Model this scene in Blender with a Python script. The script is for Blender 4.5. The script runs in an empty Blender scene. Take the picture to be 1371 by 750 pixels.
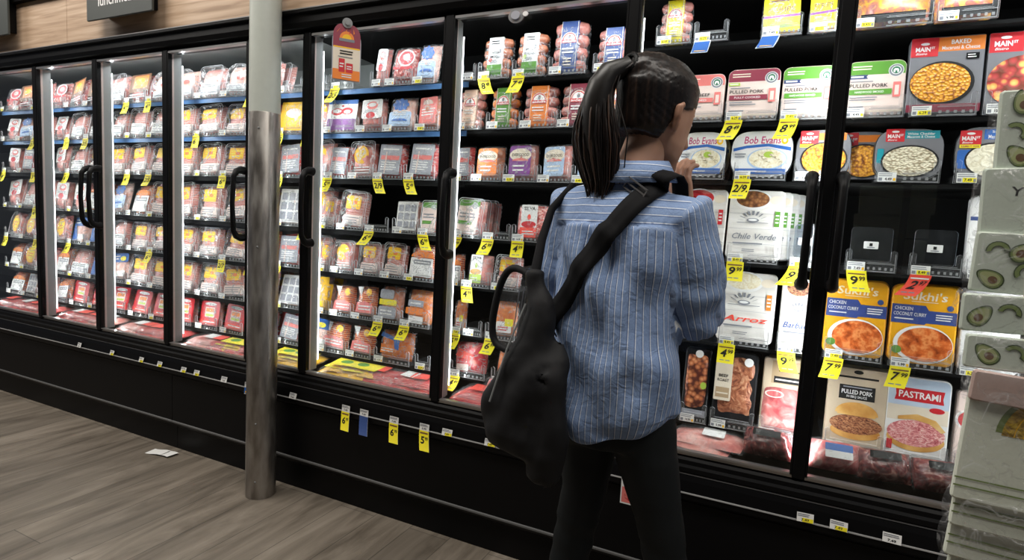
import bpy, bmesh, math, random
from mathutils import Vector, Matrix, Euler, noise
from mathutils.bvhtree import BVHTree
R = math.radians
random.seed(11)
SC = bpy.context.scene
COL = SC.collection

# ------------------------------------------------------------------ camera
CAM_D, CAM_H = 1.84, 1.25
def make_camera():
    yaw, pitch, roll = R(25.0575), R(-5.6014), R(3.0919)
    f = Vector((-math.sin(yaw)*math.cos(pitch), math.cos(yaw)*math.cos(pitch), math.sin(pitch)))
    r = Vector((math.cos(yaw), math.sin(yaw), 0)); u = r.cross(f)
    r2 = r*math.cos(roll)+u*math.sin(roll); u2 = -r*math.sin(roll)+u*math.cos(roll)
    cd = bpy.data.cameras.new('camera'); co = bpy.data.objects.new('camera', cd); COL.objects.link(co)
    m = Matrix((r2, u2, -f)).transposed().to_4x4(); m.translation = (0, -CAM_D, CAM_H)
    co.matrix_world = m
    cd.sensor_width = 36; cd.lens = 761.27/1371*36; cd.clip_start = .02; cd.clip_end = 60
    SC.camera = co
make_camera()

# ------------------------------------------------------------------ world, exposure, store lights
SC.view_settings.view_transform = 'Standard'; SC.view_settings.look = 'None'
SC.view_settings.gamma = 1; SC.view_settings.exposure = 0.0; SC.view_settings.use_curve_mapping = False
SC.cycles.transparent_max_bounces = 40; SC.cycles.max_bounces = 8
SC.cycles.diffuse_bounces = 3; SC.cycles.glossy_bounces = 3
SC.cycles.caustics_reflective = False; SC.cycles.caustics_refractive = False
SC.cycles.sample_clamp_indirect = 4
w = bpy.data.worlds.new('world'); SC.world = w; w.use_nodes = True
w.node_tree.nodes['Background'].inputs[0].default_value = (.80, .86, 1, 1)
w.node_tree.nodes['Background'].inputs[1].default_value = .10
def area(name, loc, rot, sx, sy, power, col=(1, 1, 1), spread=180):
    l = bpy.data.lights.new(name, 'AREA'); l.shape = 'RECTANGLE'; l.size = sx; l.size_y = sy; l.energy = power
    l.color = col; l.spread = R(spread)
    o = bpy.data.objects.new(name, l); COL.objects.link(o); o.location = loc; o.rotation_euler = rot
    return o
STORE = 1.9
LAMPS = [(-5.6, -1.35, 34), (-3.2, -1.35, 30), (-.9, -1.35, 24), (1.3, -1.35, 24)]
for i, (x, y, p) in enumerate(LAMPS):
    area('ceiling_lamp_light', (x, y, 3.52), (0, 0, 0), 1.6, .9, p*STORE, (1, .95, .88))
# case lamps: door-post tubes, bright in the sections far from the camera
MULL = [-4.660, -3.936, -3.356, -2.777, -2.195, -1.857, -1.165, -.484, .107, .700]
GZ0, GZ1 = .556, 1.992
POST_POWER = [8.0, 8.4, 8.4, 8.4, 5.6, 7.8, 6.6, 5.0, 6.4, 6.4]
for i, mx in enumerate(MULL):
    for s in (-1, 1):
        if (i == 0 and s < 0) or (i == 9 and s > 0): continue
        d = Vector((s*.72, .69, 0)).normalized(); q = Matrix((Vector((0, 0, 1)).cross(-d), (0, 0, 1), -d)).transposed().to_euler()
        area('post_tube_light', (mx+s*.016, .074, 1.28), q, .005, 1.40, POST_POWER[i]*.5, (.93, .97, 1))
CANOPY_FILL = [(-4.298, .6), (-3.646, .5), (-3.066, .5), (-2.486, .5), (-2.026, .25), (-1.511, .6), (-.825, .5), (-.189, .4), (.404, .4)]  # added fill lights to brighten the shelves between posts; no canopy tubes exist
for i, (cx, ww) in enumerate(CANOPY_FILL):
    area('canopy_fill_light', (cx, .075, 1.985), (R(22), 0, 0), ww, .02, (1.1 if i < 5 else 1.2), (.93, .97, 1))

# ------------------------------------------------------------------ materials
MATS = {}
def newmat(name):
    m = bpy.data.materials.new(name); m.use_nodes = True; nt = m.node_tree
    return m, nt, nt.nodes['Principled BSDF'], nt.nodes['Material Output']
def setb(b, col=None, rough=None, metal=None, spec=None):
    if col is not None: b.inputs['Base Color'].default_value = (*col, 1)
    if rough is not None: b.inputs['Roughness'].default_value = rough
    if metal is not None: b.inputs['Metallic'].default_value = metal
    if spec is not None: b.inputs['Specular IOR Level'].default_value = spec
def flat(name, col, rough=.5, metal=0, spec=.5, emit=0, var=.06):
    if name in MATS: return MATS[name]
    m, nt, b, o = newmat(name); setb(b, col, rough, metal, spec)
    if var:
        tc = nt.nodes.new('ShaderNodeTexCoord'); n = nt.nodes.new('ShaderNodeTexNoise'); n.inputs['Scale'].default_value = 30
        mx = nt.nodes.new('ShaderNodeMixRGB'); nt.links.new(tc.outputs['Object'], n.inputs['Vector'])
        mx.inputs[1].default_value = (*[c*(1-var) for c in col], 1); mx.inputs[2].default_value = (*[min(1, c*(1+var)) for c in col], 1)
        nt.links.new(n.outputs['Fac'], mx.inputs[0]); nt.links.new(mx.outputs[0], b.inputs['Base Color'])
    if emit:
        b.inputs['Emission Color'].default_value = (*col, 1); b.inputs['Emission Strength'].default_value = emit
    MATS[name] = m; return m
def ramp(nt, stops):
    r = nt.nodes.new('ShaderNodeValToRGB'); e = r.color_ramp.elements
    e[0].position = stops[0][0]; e[0].color = (*stops[0][1], 1); e[1].position = stops[-1][0]; e[1].color = (*stops[-1][1], 1)
    for p, c in stops[1:-1]:
        k = e.new(p); k.color = (*c, 1)
    return r
def objvec(nt, scale=(1, 1, 1), rnd=True):
    tc = nt.nodes.new('ShaderNodeTexCoord'); mp = nt.nodes.new('ShaderNodeMapping'); mp.inputs['Scale'].default_value = scale
    nt.links.new(tc.outputs['Object'], mp.inputs['Vector'])
    if rnd:
        oi = nt.nodes.new('ShaderNodeObjectInfo'); ml = nt.nodes.new('ShaderNodeMath'); ml.operation = 'MULTIPLY'; ml.inputs[1].default_value = 37
        nt.links.new(oi.outputs['Random'], ml.inputs[0]); nt.links.new(ml.outputs[0], mp.inputs['Location'])
    return mp.outputs[0]
def noisy(name, stops, scale=30, kind='noise', stretch=(1, 1, 1), rough=.35, bump=0, detail=4, dist=0, spec=.5):
    if name in MATS: return MATS[name]
    m, nt, b, o = newmat(name); setb(b, None, rough, 0, spec); v = objvec(nt, stretch)
    if kind == 'noise':
        n = nt.nodes.new('ShaderNodeTexNoise'); n.inputs['Scale'].default_value = scale; n.inputs['Detail'].default_value = detail
        n.inputs['Distortion'].default_value = dist; out = n.outputs['Fac']
    elif kind == 'voronoi':
        n = nt.nodes.new('ShaderNodeTexVoronoi'); n.inputs['Scale'].default_value = scale; n.feature = 'F1'; out = n.outputs['Distance']
    elif kind == 'edge':
        n = nt.nodes.new('ShaderNodeTexVoronoi'); n.inputs['Scale'].default_value = scale; n.feature = 'DISTANCE_TO_EDGE'; out = n.outputs['Distance']
    elif kind == 'wave':
        n = nt.nodes.new('ShaderNodeTexWave'); n.inputs['Scale'].default_value = scale; n.inputs['Distortion'].default_value = dist
        n.inputs['Detail'].default_value = 3; n.inputs['Detail Scale'].default_value = 2; n.bands_direction = 'Z'; out = n.outputs['Fac']
    nt.links.new(v, n.inputs['Vector']); r = ramp(nt, stops); nt.links.new(out, r.inputs[0]); nt.links.new(r.outputs[0], b.inputs['Base Color'])
    if bump:
        bp = nt.nodes.new('ShaderNodeBump'); bp.inputs['Strength'].default_value = bump; bp.inputs['Distance'].default_value = .004
        nt.links.new(out, bp.inputs['Height']); nt.links.new(bp.outputs[0], b.inputs['Normal'])
    MATS[name] = m; return m
def film(name, clear=.7, tint=(1, 1, 1), rough=.12, scale=40, bump=.6, white=.25, base=.6):
    """thin clear plastic: see-through with a glossy crumpled skin and a little milky haze"""
    if name in MATS: return MATS[name]
    m, nt, b, o = newmat(name)
    tr = nt.nodes.new('ShaderNodeBsdfTransparent'); tr.inputs[0].default_value = (*tint, 1)
    setb(b, (base*.97, base*.985, base), rough, 0, .9)
    mix = nt.nodes.new('ShaderNodeMixShader')
    v = objvec(nt); n = nt.nodes.new('ShaderNodeTexNoise'); n.inputs['Scale'].default_value = scale; n.inputs['Detail'].default_value = 3
    n.inputs['Distortion'].default_value = 1.2; nt.links.new(v, n.inputs['Vector'])
    bp = nt.nodes.new('ShaderNodeBump'); bp.inputs['Strength'].default_value = bump; bp.inputs['Distance'].default_value = .01
    nt.links.new(n.outputs['Fac'], bp.inputs['Height']); nt.links.new(bp.outputs[0], b.inputs['Normal'])
    # white streaks along noise bands, sheen of the plastic painted into the film
    r = ramp(nt, [(.46, (1-clear,)*3), (.5, (min(1, 1-clear+white),)*3), (.54, (1-clear,)*3)])
    nt.links.new(n.outputs['Fac'], r.inputs[0]); nt.links.new(r.outputs[0], mix.inputs[0])
    nt.links.new(tr.outputs[0], mix.inputs[1]); nt.links.new(b.outputs[0], mix.inputs[2]); nt.links.new(mix.outputs[0], o.inputs[0])
    MATS[name] = m; return m
def glassmat():
    m, nt, b, o = newmat('door_glass')
    tr = nt.nodes.new('ShaderNodeBsdfTransparent'); tr.inputs[0].default_value = (.955, .97, .965, 1)
    gl = nt.nodes.new('ShaderNodeBsdfGlossy'); gl.inputs['Roughness'].default_value = .0; gl.inputs[0].default_value = (1, 1, 1, 1)
    lw = nt.nodes.new('ShaderNodeLayerWeight'); pw = nt.nodes.new('ShaderNodeMath'); pw.operation = 'POWER'; pw.inputs[1].default_value = 5
    ad = nt.nodes.new('ShaderNodeMath'); ad.operation = 'MULTIPLY_ADD'; ad.inputs[1].default_value = .9; ad.inputs[2].default_value = .022
    nt.links.new(lw.outputs['Facing'], pw.inputs[0]); nt.links.new(pw.outputs[0], ad.inputs[0])
    mix = nt.nodes.new('ShaderNodeMixShader'); nt.links.new(ad.outputs[0], mix.inputs[0])
    nt.links.new(tr.outputs[0], mix.inputs[1]); nt.links.new(gl.outputs[0], mix.inputs[2]); nt.links.new(mix.outputs[0], o.inputs[0])
    MATS['glass'] = m; return m
glassmat()
PAL = dict(
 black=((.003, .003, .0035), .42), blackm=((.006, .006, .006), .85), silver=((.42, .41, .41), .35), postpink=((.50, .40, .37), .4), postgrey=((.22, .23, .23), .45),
 postwhite=((.22, .23, .23), .5), tubelamp=((1, 1, 1), .4), backpanel=((.30, .32, .31), .6), bluestrip=((.07, .17, .36), .4),
 paper=((.82, .82, .80), .6), ink=((.02, .02, .02), .6), inkgrey=((.22, .23, .26), .6), yellow=((.86, .72, .02), .5), tagyellow=((.93, .80, .02), .5),
 sticker=((.93, .52, .005), .45), orange=((.88, .24, .03), .45), red=((.62, .02, .03), .45), tagred=((.90, .08, .05), .5), pinklabel=((.80, .20, .18), .5),
 maroon=((.27, .03, .06), .45), green=((.10, .30, .03), .45), dkgreen=((.02, .16, .08), .45), navy=((.04, .08, .25), .45), blue=((.03, .14, .48), .45), paleblue=((.45, .60, .82), .5),
 purple=((.22, .05, .28), .45), cream=((.82, .72, .58), .5), pinkcream=((.80, .64, .58), .5), white=((.84, .83, .82), .45), greylabel=((.36, .37, .42), .5),
 kraft=((.48, .34, .20), .6), kraftlt=((.62, .50, .36), .6), teal=((.01, .28, .34), .45), maingrey=((.20, .20, .22), .4), sukhi=((.85, .40, .01), .4), sukhiblue=((.04, .07, .26), .4),
 sky=((.55, .66, .80), .5), peach=((.86, .58, .45), .5), traydark=((.015, .015, .017), .35), lime=((.45, .62, .08), .5), magenta=((.50, .03, .16), .5), brown=((.20, .09, .04), .5),
 signgrey=((.045, .052, .048), .55), signedge=((.01, .01, .01), .5), columnpaint=((.50, .53, .48), .45), leafgreen=((.12, .28, .04), .6), ribbon=((.03, .05, .16), .5))
def M_(n):
    if n in MATS: return MATS[n]
    c, r = PAL[n]; return flat(n, c, r, spec=.16 if n in ('ink', 'blackm', 'black') else .5)
flat('rimplastic', (.80, .82, .86), .25)
MATS['tubelamp'] = flat('tubelamp', (1, 1, 1), .4, emit=1.6, var=0)
MATS['silver'] = flat('silver_metal', (.45, .44, .44), .3, metal=.8)
noisy('ham', [(.3, (.50, .11, .10)), (.5, (.70, .26, .22)), (.7, (.85, .50, .45))], 22, bump=.3)
noisy('turkey', [(.3, (.55, .24, .18)), (.5, (.74, .44, .37)), (.72, (.86, .66, .60))], 26, bump=.3)
noisy('salami', [(.35, (.34, .03, .03)), (.5, (.55, .09, .07)), (.62, (.85, .50, .45))], 90, bump=.2)
noisy('bacon', [(.30, (.45, .02, .03)), (.46, (.70, .08, .06)), (.6, (.86, .38, .30)), (.75, (.58, .03, .03))], 9, 'wave', (1.2, 1, 3.2), dist=5, rough=.2)
noisy('redmeat', [(.32, (.34, .01, .02)), (.5, (.62, .04, .05)), (.66, (.80, .26, .22))], 18, bump=.4, dist=1.5, rough=.2)
noisy('darkmeat', [(.35, (.05, .01, .01)), (.55, (.18, .03, .03)), (.7, (.42, .20, .16))], 24, bump=.4, dist=1.5, rough=.2)
noisy('franks', [(.35, (.50, .05, .03)), (.55, (.74, .18, .07)), (.7, (.85, .38, .16))], 14, 'wave', (1, 1, 2.5), dist=2, rough=.25)
noisy('link_pink', [(.3, (.42, .13, .11)), (.6, (.58, .23, .19))], 60, rough=.2)
noisy('link_brown', [(.3, (.38, .10, .05)), (.6, (.56, .22, .12))], 60, rough=.2)
noisy('link_orange', [(.3, (.62, .13, .03)), (.6, (.78, .26, .07))], 60, rough=.2)
noisy('mac', [(.0, (.97, .55, .05)), (.45, (.88, .36, .02)), (.8, (.35, .10, .01))], 130, 'voronoi', bump=.8)
noisy('whitemac', [(.0, (.94, .88, .72)), (.45, (.80, .72, .52)), (.8, (.38, .30, .18))], 130, 'voronoi', (1, 1, 1.6), bump=.8)
noisy('mash', [(.3, (.66, .58, .40)), (.5, (.86, .80, .62)), (.7, (.95, .90, .74))], 55, bump=.6, dist=2)
noisy('potato', [(.0, (.95, .66, .20)), (.35, (.85, .42, .12)), (.5, (.55, .07, .07)), (.75, (.20, .05, .03))], 48, 'voronoi', bump=.6)
noisy('curry', [(.3, (.30, .05, .01)), (.48, (.72, .15, .03)), (.6, (.90, .32, .10)), (.75, (.66, .12, .02))], 45, bump=.7)
noisy('chunkmeat', [(.0, (.85, .42, .20)), (.35, (.62, .20, .08)), (.7, (.12, .03, .02))], 62, 'voronoi', bump=.7)
noisy('roastmeat', [(.28, (.13, .03, .02)), (.5, (.46, .16, .08)), (.68, (.70, .38, .22))], 34, bump=.7, dist=2)
noisy('shred', [(.35, (.10, .03, .02)), (.5, (.36, .13, .06)), (.65, (.62, .32, .16))], 75, stretch=(1, 1, 1.8), bump=.6, dist=2)
noisy('pinkshred', [(.32, (.45, .08, .10)), (.5, (.78, .28, .28)), (.66, (.93, .62, .58))], 60, stretch=(1, 1, 2.2), bump=.6, dist=2)
noisy('porkslab', [(.3, (.40, .06, .07)), (.5, (.62, .18, .17)), (.66, (.85, .55, .50))], 16, bump=.3, dist=1.5)
noisy('creamy', [(.3, (.70, .58, .34)), (.5, (.88, .80, .60)), (.72, (.95, .92, .82))], 60, dist=2)
noisy('beans', [(.0, (.50, .26, .10)), (.4, (.30, .12, .05)), (.8, (.10, .04, .02))], 90, 'voronoi')
noisy('bun', [(.3, (.55, .24, .05)), (.6, (.78, .45, .14)), (.8, (.90, .66, .32))], 20)
noisy('woodwhite', [(.3, (.66, .62, .58)), (.6, (.82, .79, .75)), (.8, (.88, .86, .83))], 6, stretch=(1, 1, 9))
noisy('bagprint', [(.3, (.86, .55, .04)), (.48, (.60, .22, .10)), (.6, (.35, .12, .14)), (.72, (.80, .55, .12))], 26, dist=1.5, rough=.3)
noisy('slices', [(.2, (.50, .16, .13)), (.45, (.74, .38, .33)), (.6, (.88, .68, .64)), (.8, (.60, .24, .21))], 16, 'wave', (1, 1, 1.6), dist=4, rough=.25)
film('shrink', .95, rough=.16, scale=26, bump=.7, white=.38, base=.85)
film('deckfilm', .95, rough=.12, scale=22, bump=.6, white=.14, base=.7)
film('blister', .95, rough=.08, scale=13, bump=.5, white=.45, base=.9)
film('traypl', .93, rough=.10, scale=8, bump=.1, white=.05, base=.42)
film('trayedge', .42, rough=.15, scale=8, bump=.1, white=.05, base=.42)
film('backplate', .90, tint=(.8, .85, .9), rough=.05, scale=6, bump=.05, white=.05, base=.1)
# ------------------------------------------------------------------ mesh builder
_TX = {}
def text_mesh(s, bold=0, shear=0):
    k = (s, bold, shear)
    if k not in _TX:
        c = bpy.data.curves.new('lettering', 'FONT'); c.body = s; c.size = 1; c.offset = bold; c.shear = shear; c.resolution_u = 2
        o = bpy.data.objects.new('lettering', c); COL.objects.link(o)
        bpy.context.view_layer.update()
        me = bpy.data.meshes.new_from_object(o.evaluated_get(bpy.context.evaluated_depsgraph_get()))
        vs = [v.co.copy() for v in me.vertices]; fs = [tuple(p.vertices) for p in me.polygons]
        bpy.data.objects.remove(o); bpy.data.curves.remove(c); bpy.data.meshes.remove(me)
        xs = [v.x for v in vs] or [0]; ys = [v.y for v in vs] or [0]
        _TX[k] = (vs, fs, min(xs), max(xs), min(ys), max(ys))
    return _TX[k]
def rr_pts(x0, x1, z0, z1, r, n=5, top_only=False):
    r = min(r, (x1-x0)/2*.999, (z1-z0)/2*.999); P = []
    for cx, cz, a0 in ((x1-r, z0+r, -90), (x1-r, z1-r, 0), (x0+r, z1-r, 90), (x0+r, z0+r, 180)):
        if r < 1e-6: P.append((cx, cz)); continue
        if top_only and cz < (z0+z1)/2: P.append((x1 if cx > (x0+x1)/2 else x0, z0)); continue
        for i in range(n+1):
            a = R(a0+90*i/n); P.append((cx+r*math.cos(a), cz+r*math.sin(a)))
    return P
def ell_pts(cx, cz, rx, rz, n=28, a0=0, a1=360):
    full = abs(a1-a0) >= 360
    m = n if full else n+1
    return [(cx+rx*math.cos(R(a0+(a1-a0)*i/n)), cz+rz*math.sin(R(a0+(a1-a0)*i/n))) for i in range(m)]
class MB:
    def __init__(s): s.v = []; s.f = []; s.mi = []; s.mats = []; s.sm = []; s.lay = 0; s.T = Matrix.Identity(4); s.fn = None
    def m(s, name):
        mt = M_(name) if isinstance(name, str) else name
        if mt not in s.mats: s.mats.append(mt)
        return s.mats.index(mt)
    def add(s, vs, fs, mat, smooth=False):
        b = len(s.v); k = s.m(mat)
        for v in vs:
            v = Vector(v)
            if s.fn: v = Vector(s.fn(v))
            s.v.append(s.T @ v)
        for f in fs: s.f.append([b+i for i in f]); s.mi.append(k); s.sm.append(smooth)
        return s
    def box(s, x0, x1, y0, y1, z0, z1, mat, bev=0):
        if bev:
            return s.prism(rr_pts(x0, x1, z0, z1, bev, 2), y0, y1, mat, bev=bev)
        vs = [(x, y, z) for x in (x0, x1) for y in (y0, y1) for z in (z0, z1)]
        return s.add(vs, [(0, 1, 3, 2), (4, 6, 7, 5), (0, 4, 5, 1), (2, 3, 7, 6), (0, 2, 6, 4), (1, 5, 7, 3)], mat)
    def prism(s, P, y0, y1, mat, side=None, bev=0, smooth=False, back=None):
        n = len(P); side = side or mat
        if bev:
            cx = sum(p[0] for p in P)/n; cz = sum(p[1] for p in P)/n
            hx = max(abs(p[0]-cx) for p in P); hz = max(abs(p[1]-cz) for p in P)
            kx, kz = max(.1, 1-bev/hx), max(.1, 1-bev/hz)
            Q = [(cx+(p[0]-cx)*kx, cz+(p[1]-cz)*kz) for p in P]
            rings = [(Q, y0), (P, y0+bev), (P, y1-bev), (Q, y1)]
        else: rings = [(P, y0), (P, y1)]
        vs = [(p[0], y, p[1]) for r_, y in rings for p in r_]
        s.add(vs, [(j*n+i, (j+1)*n+i, (j+1)*n+(i+1) % n, j*n+(i+1) % n) for j in range(len(rings)-1) for i in range(n)], side, smooth)
        s.add(vs[:n], [tuple(range(n))], mat); s.add(vs[-n:], [tuple(range(n))[::-1]], back or side)
        return s
    def decal(s, P, mat, y=None):
        s.lay += 1
        if y is None: y = -.00016*s.lay
        return s.add([(p[0], y, p[1]) for p in P], [tuple(range(len(P)))], mat)
    def rect(s, x0, x1, z0, z1, mat, r=0, y=None): return s.decal(rr_pts(x0, x1, z0, z1, r), mat, y)
    def ell(s, cx, cz, rx, rz, mat, y=None, a0=0, a1=360): return s.decal(ell_pts(cx, cz, rx, rz, 28, a0, a1), mat, y)
    def text(s, t, cx, cz, width, height, mat, bold=.01, shear=0, y=None, rot=0):
        """lettering fitted into width x height round (cx, cz)"""
        vs, fs, x0, x1, y0, y1 = text_mesh(t, bold, shear)
        if not fs: return s
        s.lay += 1
        if y is None: y = -.00016*s.lay
        k = min(width/(x1-x0), 9e9); kz = height/(y1-y0)
        if height <= 0: kz = k
        c, d = math.cos(R(rot)), math.sin(R(rot))
        out = []
        for v in vs:
            a = (v.x-(x0+x1)/2)*k; b = (v.y-(y0+y1)/2)*kz
            out.append((cx+a*c-b*d, y, cz+a*d+b*c))
        return s.add(out, fs, mat)
    def lines(s, x0, x1, z0, z1, n, mat='inkgrey', rag=.25):
        """rows of print too small to read"""
        st = (z1-z0)/n; s.lay += 1; L = s.lay
        for i in range(n):
            s.lay = L-1
            e = x1-(x1-x0)*rag*random.random()
            s.rect(x0, e, z0+i*st+st*.3, z0+i*st+st*.72, mat)
        return s
    def pillow(s, x0, x1, z0, z1, y0, y1, mat, amp=.003, nx=12, nz=12, seed=0, pw=4, back=True):
        """bulging body: flat back at y1, front swelling to y0, lumpy"""
        vs = []
        for j in range(nz+1):
            for i in range(nx+1):
                u = -1+2*i/nx; t = -1+2*j/nz
                b = (1-abs(u)**pw)*(1-abs(t)**pw)
                x = (x0+x1)/2+u*(x1-x0)/2*(1-.05*t*t*abs(u)); z = (z0+z1)/2+t*(z1-z0)/2*(1-.05*u*u*abs(t))
                nn = noise.noise(Vector((x*30+seed*7.3, z*30, seed*3.1)))
                vs.append((x, y1+(y0-y1)*b+amp*nn*(b > 0), z))
        W_ = nx+1
        s.add(vs, [(j*W_+i, j*W_+i+1, (j+1)*W_+i+1, (j+1)*W_+i) for j in range(nz) for i in range(nx)], mat, True)
        if back:
            ring = [j for j in range(W_)]+[k*W_+nx for k in range(1, nz+1)]+[nz*W_+i for i in range(nx-1, -1, -1)]+[k*W_ for k in range(nz-1, 0, -1)]
            s.add([vs[i] for i in ring], [tuple(range(len(ring)))[::-1]], mat)
        return s
    def tube(s, pts, rad, mat, n=10, cap=True):
        pts = [Vector(p) for p in pts]; rs = rad if isinstance(rad, (list, tuple)) else [rad]*len(pts)
        vs = []; prev = None
        for i, p in enumerate(pts):
            t = (pts[min(i+1, len(pts)-1)]-pts[max(i-1, 0)]).normalized()
            a = prev if prev else (Vector((0, 0, 1)) if abs(t.z) < .9 else Vector((1, 0, 0)))
            nrm = (a-t*a.dot(t)).normalized(); prev = nrm; bi = t.cross(nrm)
            for k in range(n):
                q = 2*math.pi*k/n; vs.append(p+(nrm*math.cos(q)+bi*math.sin(q))*rs[i])
        L = len(pts)
        fs = [(j*n+k, j*n+(k+1) % n, (j+1)*n+(k+1) % n, (j+1)*n+k) for j in range(L-1) for k in range(n)]
        s.add(vs, fs, mat, True)
        if cap:
            s.add(vs[:n], [tuple(range(n))[::-1]], mat); s.add(vs[-n:], [tuple(range(n))], mat)
        return s
    def lathe(s, prof, mat, n=24, origin=(0, 0, 0), smooth=True):
        vs = []; o = Vector(origin)
        for r_, z in prof:
            for k in range(n):
                a = 2*math.pi*k/n; vs.append(o+Vector((r_*math.cos(a), r_*math.sin(a), z)))
        fs = [(j*n+k, j*n+(k+1) % n, (j+1)*n+(k+1) % n, (j+1)*n+k) for j in range(len(prof)-1) for k in range(n)]
        s.add(vs, fs, mat, smooth); s.add(vs[:n], [tuple(range(n))[::-1]], mat); s.add(vs[-n:], [tuple(range(n))], mat)
        return s
    def mesh(s, name):
        me = bpy.data.meshes.new(name); me.from_pydata([tuple(v) for v in s.v], [], s.f)
        for mt in s.mats: me.materials.append(mt)
        me.polygons.foreach_set('material_index', s.mi); me.polygons.foreach_set('use_smooth', s.sm); me.update()
        return me
    def build(s, name, parent=None):
        o = bpy.data.objects.new(name, s.mesh(name)); COL.objects.link(o)
        if parent: o.parent = parent
        return o
def tag(o, label=None, cat=None, group=None, kind=None):
    if label: o['label'] = label
    if cat: o['category'] = cat
    if group: o['group'] = group
    if kind: o['kind'] = kind
    return o
def empty(name, loc=(0, 0, 0), rz=0):
    o = bpy.data.objects.new(name, None); COL.objects.link(o); o.location = loc; o.rotation_euler = (0, 0, rz); o.empty_display_size = .05
    return o
def copy_tree(o, parent=None):
    c = o.copy(); COL.objects.link(c); c.parent = parent
    for ch in o.children: copy_tree(ch, c)
    return c

# ------------------------------------------------------------------ the place: floor, fascia wall, ceiling, back of store
def floormat():
    m, nt, b, o = newmat('vinyl_planks')
    tc = nt.nodes.new('ShaderNodeTexCoord'); mp = nt.nodes.new('ShaderNodeMapping'); mp.inputs['Rotation'].default_value = (0, 0, R(90))
    nt.links.new(tc.outputs['Object'], mp.inputs[0])
    br = nt.nodes.new('ShaderNodeTexBrick'); br.inputs['Scale'].default_value = 1; br.inputs['Brick Width'].default_value = 1.22; br.inputs['Row Height'].default_value = .18
    br.inputs['Mortar Size'].default_value = .0018; br.inputs['Color1'].default_value = (.8, .8, .8, 1); br.inputs['Color2'].default_value = (1, 1, 1, 1); br.inputs['Mortar'].default_value = (.42, .42, .42, 1)
    br.offset = .37; br.inputs['Bias'].default_value = 0
    nt.links.new(mp.outputs[0], br.inputs[0])
    mp2 = nt.nodes.new('ShaderNodeMapping'); mp2.inputs['Scale'].default_value = (5, .8, 1); nt.links.new(tc.outputs['Object'], mp2.inputs[0])
    n = nt.nodes.new('ShaderNodeTexNoise'); n.inputs['Scale'].default_value = 2.2; n.inputs['Detail'].default_value = 7; n.inputs['Distortion'].default_value = .8; n.inputs['Roughness'].default_value = .62
    nt.links.new(mp2.outputs[0], n.inputs[0])
    r = ramp(nt, [(.28, (.090, .072, .055)), (.45, (.165, .138, .108)), (.58, (.23, .195, .155)), (.76, (.33, .285, .235))]); nt.links.new(n.outputs['Fac'], r.inputs[0])
    mx = nt.nodes.new('ShaderNodeMixRGB'); mx.blend_type = 'MULTIPLY'; mx.inputs[0].default_value = 1
    nt.links.new(r.outputs[0], mx.inputs[1]); nt.links.new(br.outputs[0], mx.inputs[2]); nt.links.new(mx.outputs[0], b.inputs['Base Color'])
    b.inputs['Roughness'].default_value = .48
    bp = nt.nodes.new('ShaderNodeBump'); bp.inputs['Strength'].default_value = .15; nt.links.new(n.outputs['Fac'], bp.inputs['Height']); nt.links.new(bp.outputs[0], b.inputs['Normal'])
    return m
def woodmat():
    m, nt, b, o = newmat('fascia_wood')
    v = objvec(nt, (.5, 1, 9), False)
    n = nt.nodes.new('ShaderNodeTexNoise'); n.inputs['Scale'].default_value = 5; n.inputs['Detail'].default_value = 5; n.inputs['Distortion'].default_value = .4; nt.links.new(v, n.inputs[0])
    r = ramp(nt, [(.3, (.36, .235, .15)), (.48, (.53, .37, .25)), (.7, (.68, .51, .37))]); nt.links.new(n.outputs['Fac'], r.inputs[0]); nt.links.new(r.outputs[0], b.inputs['Base Color'])
    b.inputs['Roughness'].default_value = .5; return m
fl = MB(); fl.box(-8, 3, -7, .9, -.05, 0, floormat()); tag(fl.build('floor'), kind='structure')
ce = MB(); ce.box(-8, 3, -7, .9, 3.6, 3.65, flat('ceiling_tile', (.10, .10, .10), .9)); tag(ce.build('ceiling'), kind='structure')
wb = MB(); wb.box(-8, 3, .82, .9, 0, 3.6, flat('rear_wall_paint', (.12, .12, .12), .8)); tag(wb.build('wall_back'), kind='structure')
wo = MB(); wd = woodmat()
for a, b_ in ((-8, -5.5), (-5.497, -3.568), (-3.565, -1.62), (-1.617, .35), (.353, 3)):
    wo.box(a, b_, -.02, .06, 2.079, 2.345, wd)
tag(wo.build('wall_fascia'), kind='structure')
tr = MB(); tr.box(-8, 3, -.05, .06, 2.345, 2.385, 'blackm'); tag(tr.build('trim_1'), kind='structure')
wu = MB(); wu.box(-8, 3, .0, .06, 2.385, 3.6, flat('upper_wall', (.50, .50, .48), .7)); tag(wu.build('wall_upper'), kind='structure')
wf = MB(); wf.box(-8, 3, -7.05, -7, 0, 3.6, flat('far_wall_paint', (.05, .05, .05), .8)); tag(wf.build('wall_front'), kind='structure')
for x, y, p in LAMPS:
    f = MB(); f.box(x-.85, x+.85, y-.5, y+.5, 3.535, 3.6, 'white', bev=.01)
    o = f.build('ceiling_light'); tag(o, 'long white fluorescent ceiling light over the aisle', 'ceiling light', 'fluorescent lights over the aisle')

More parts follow.
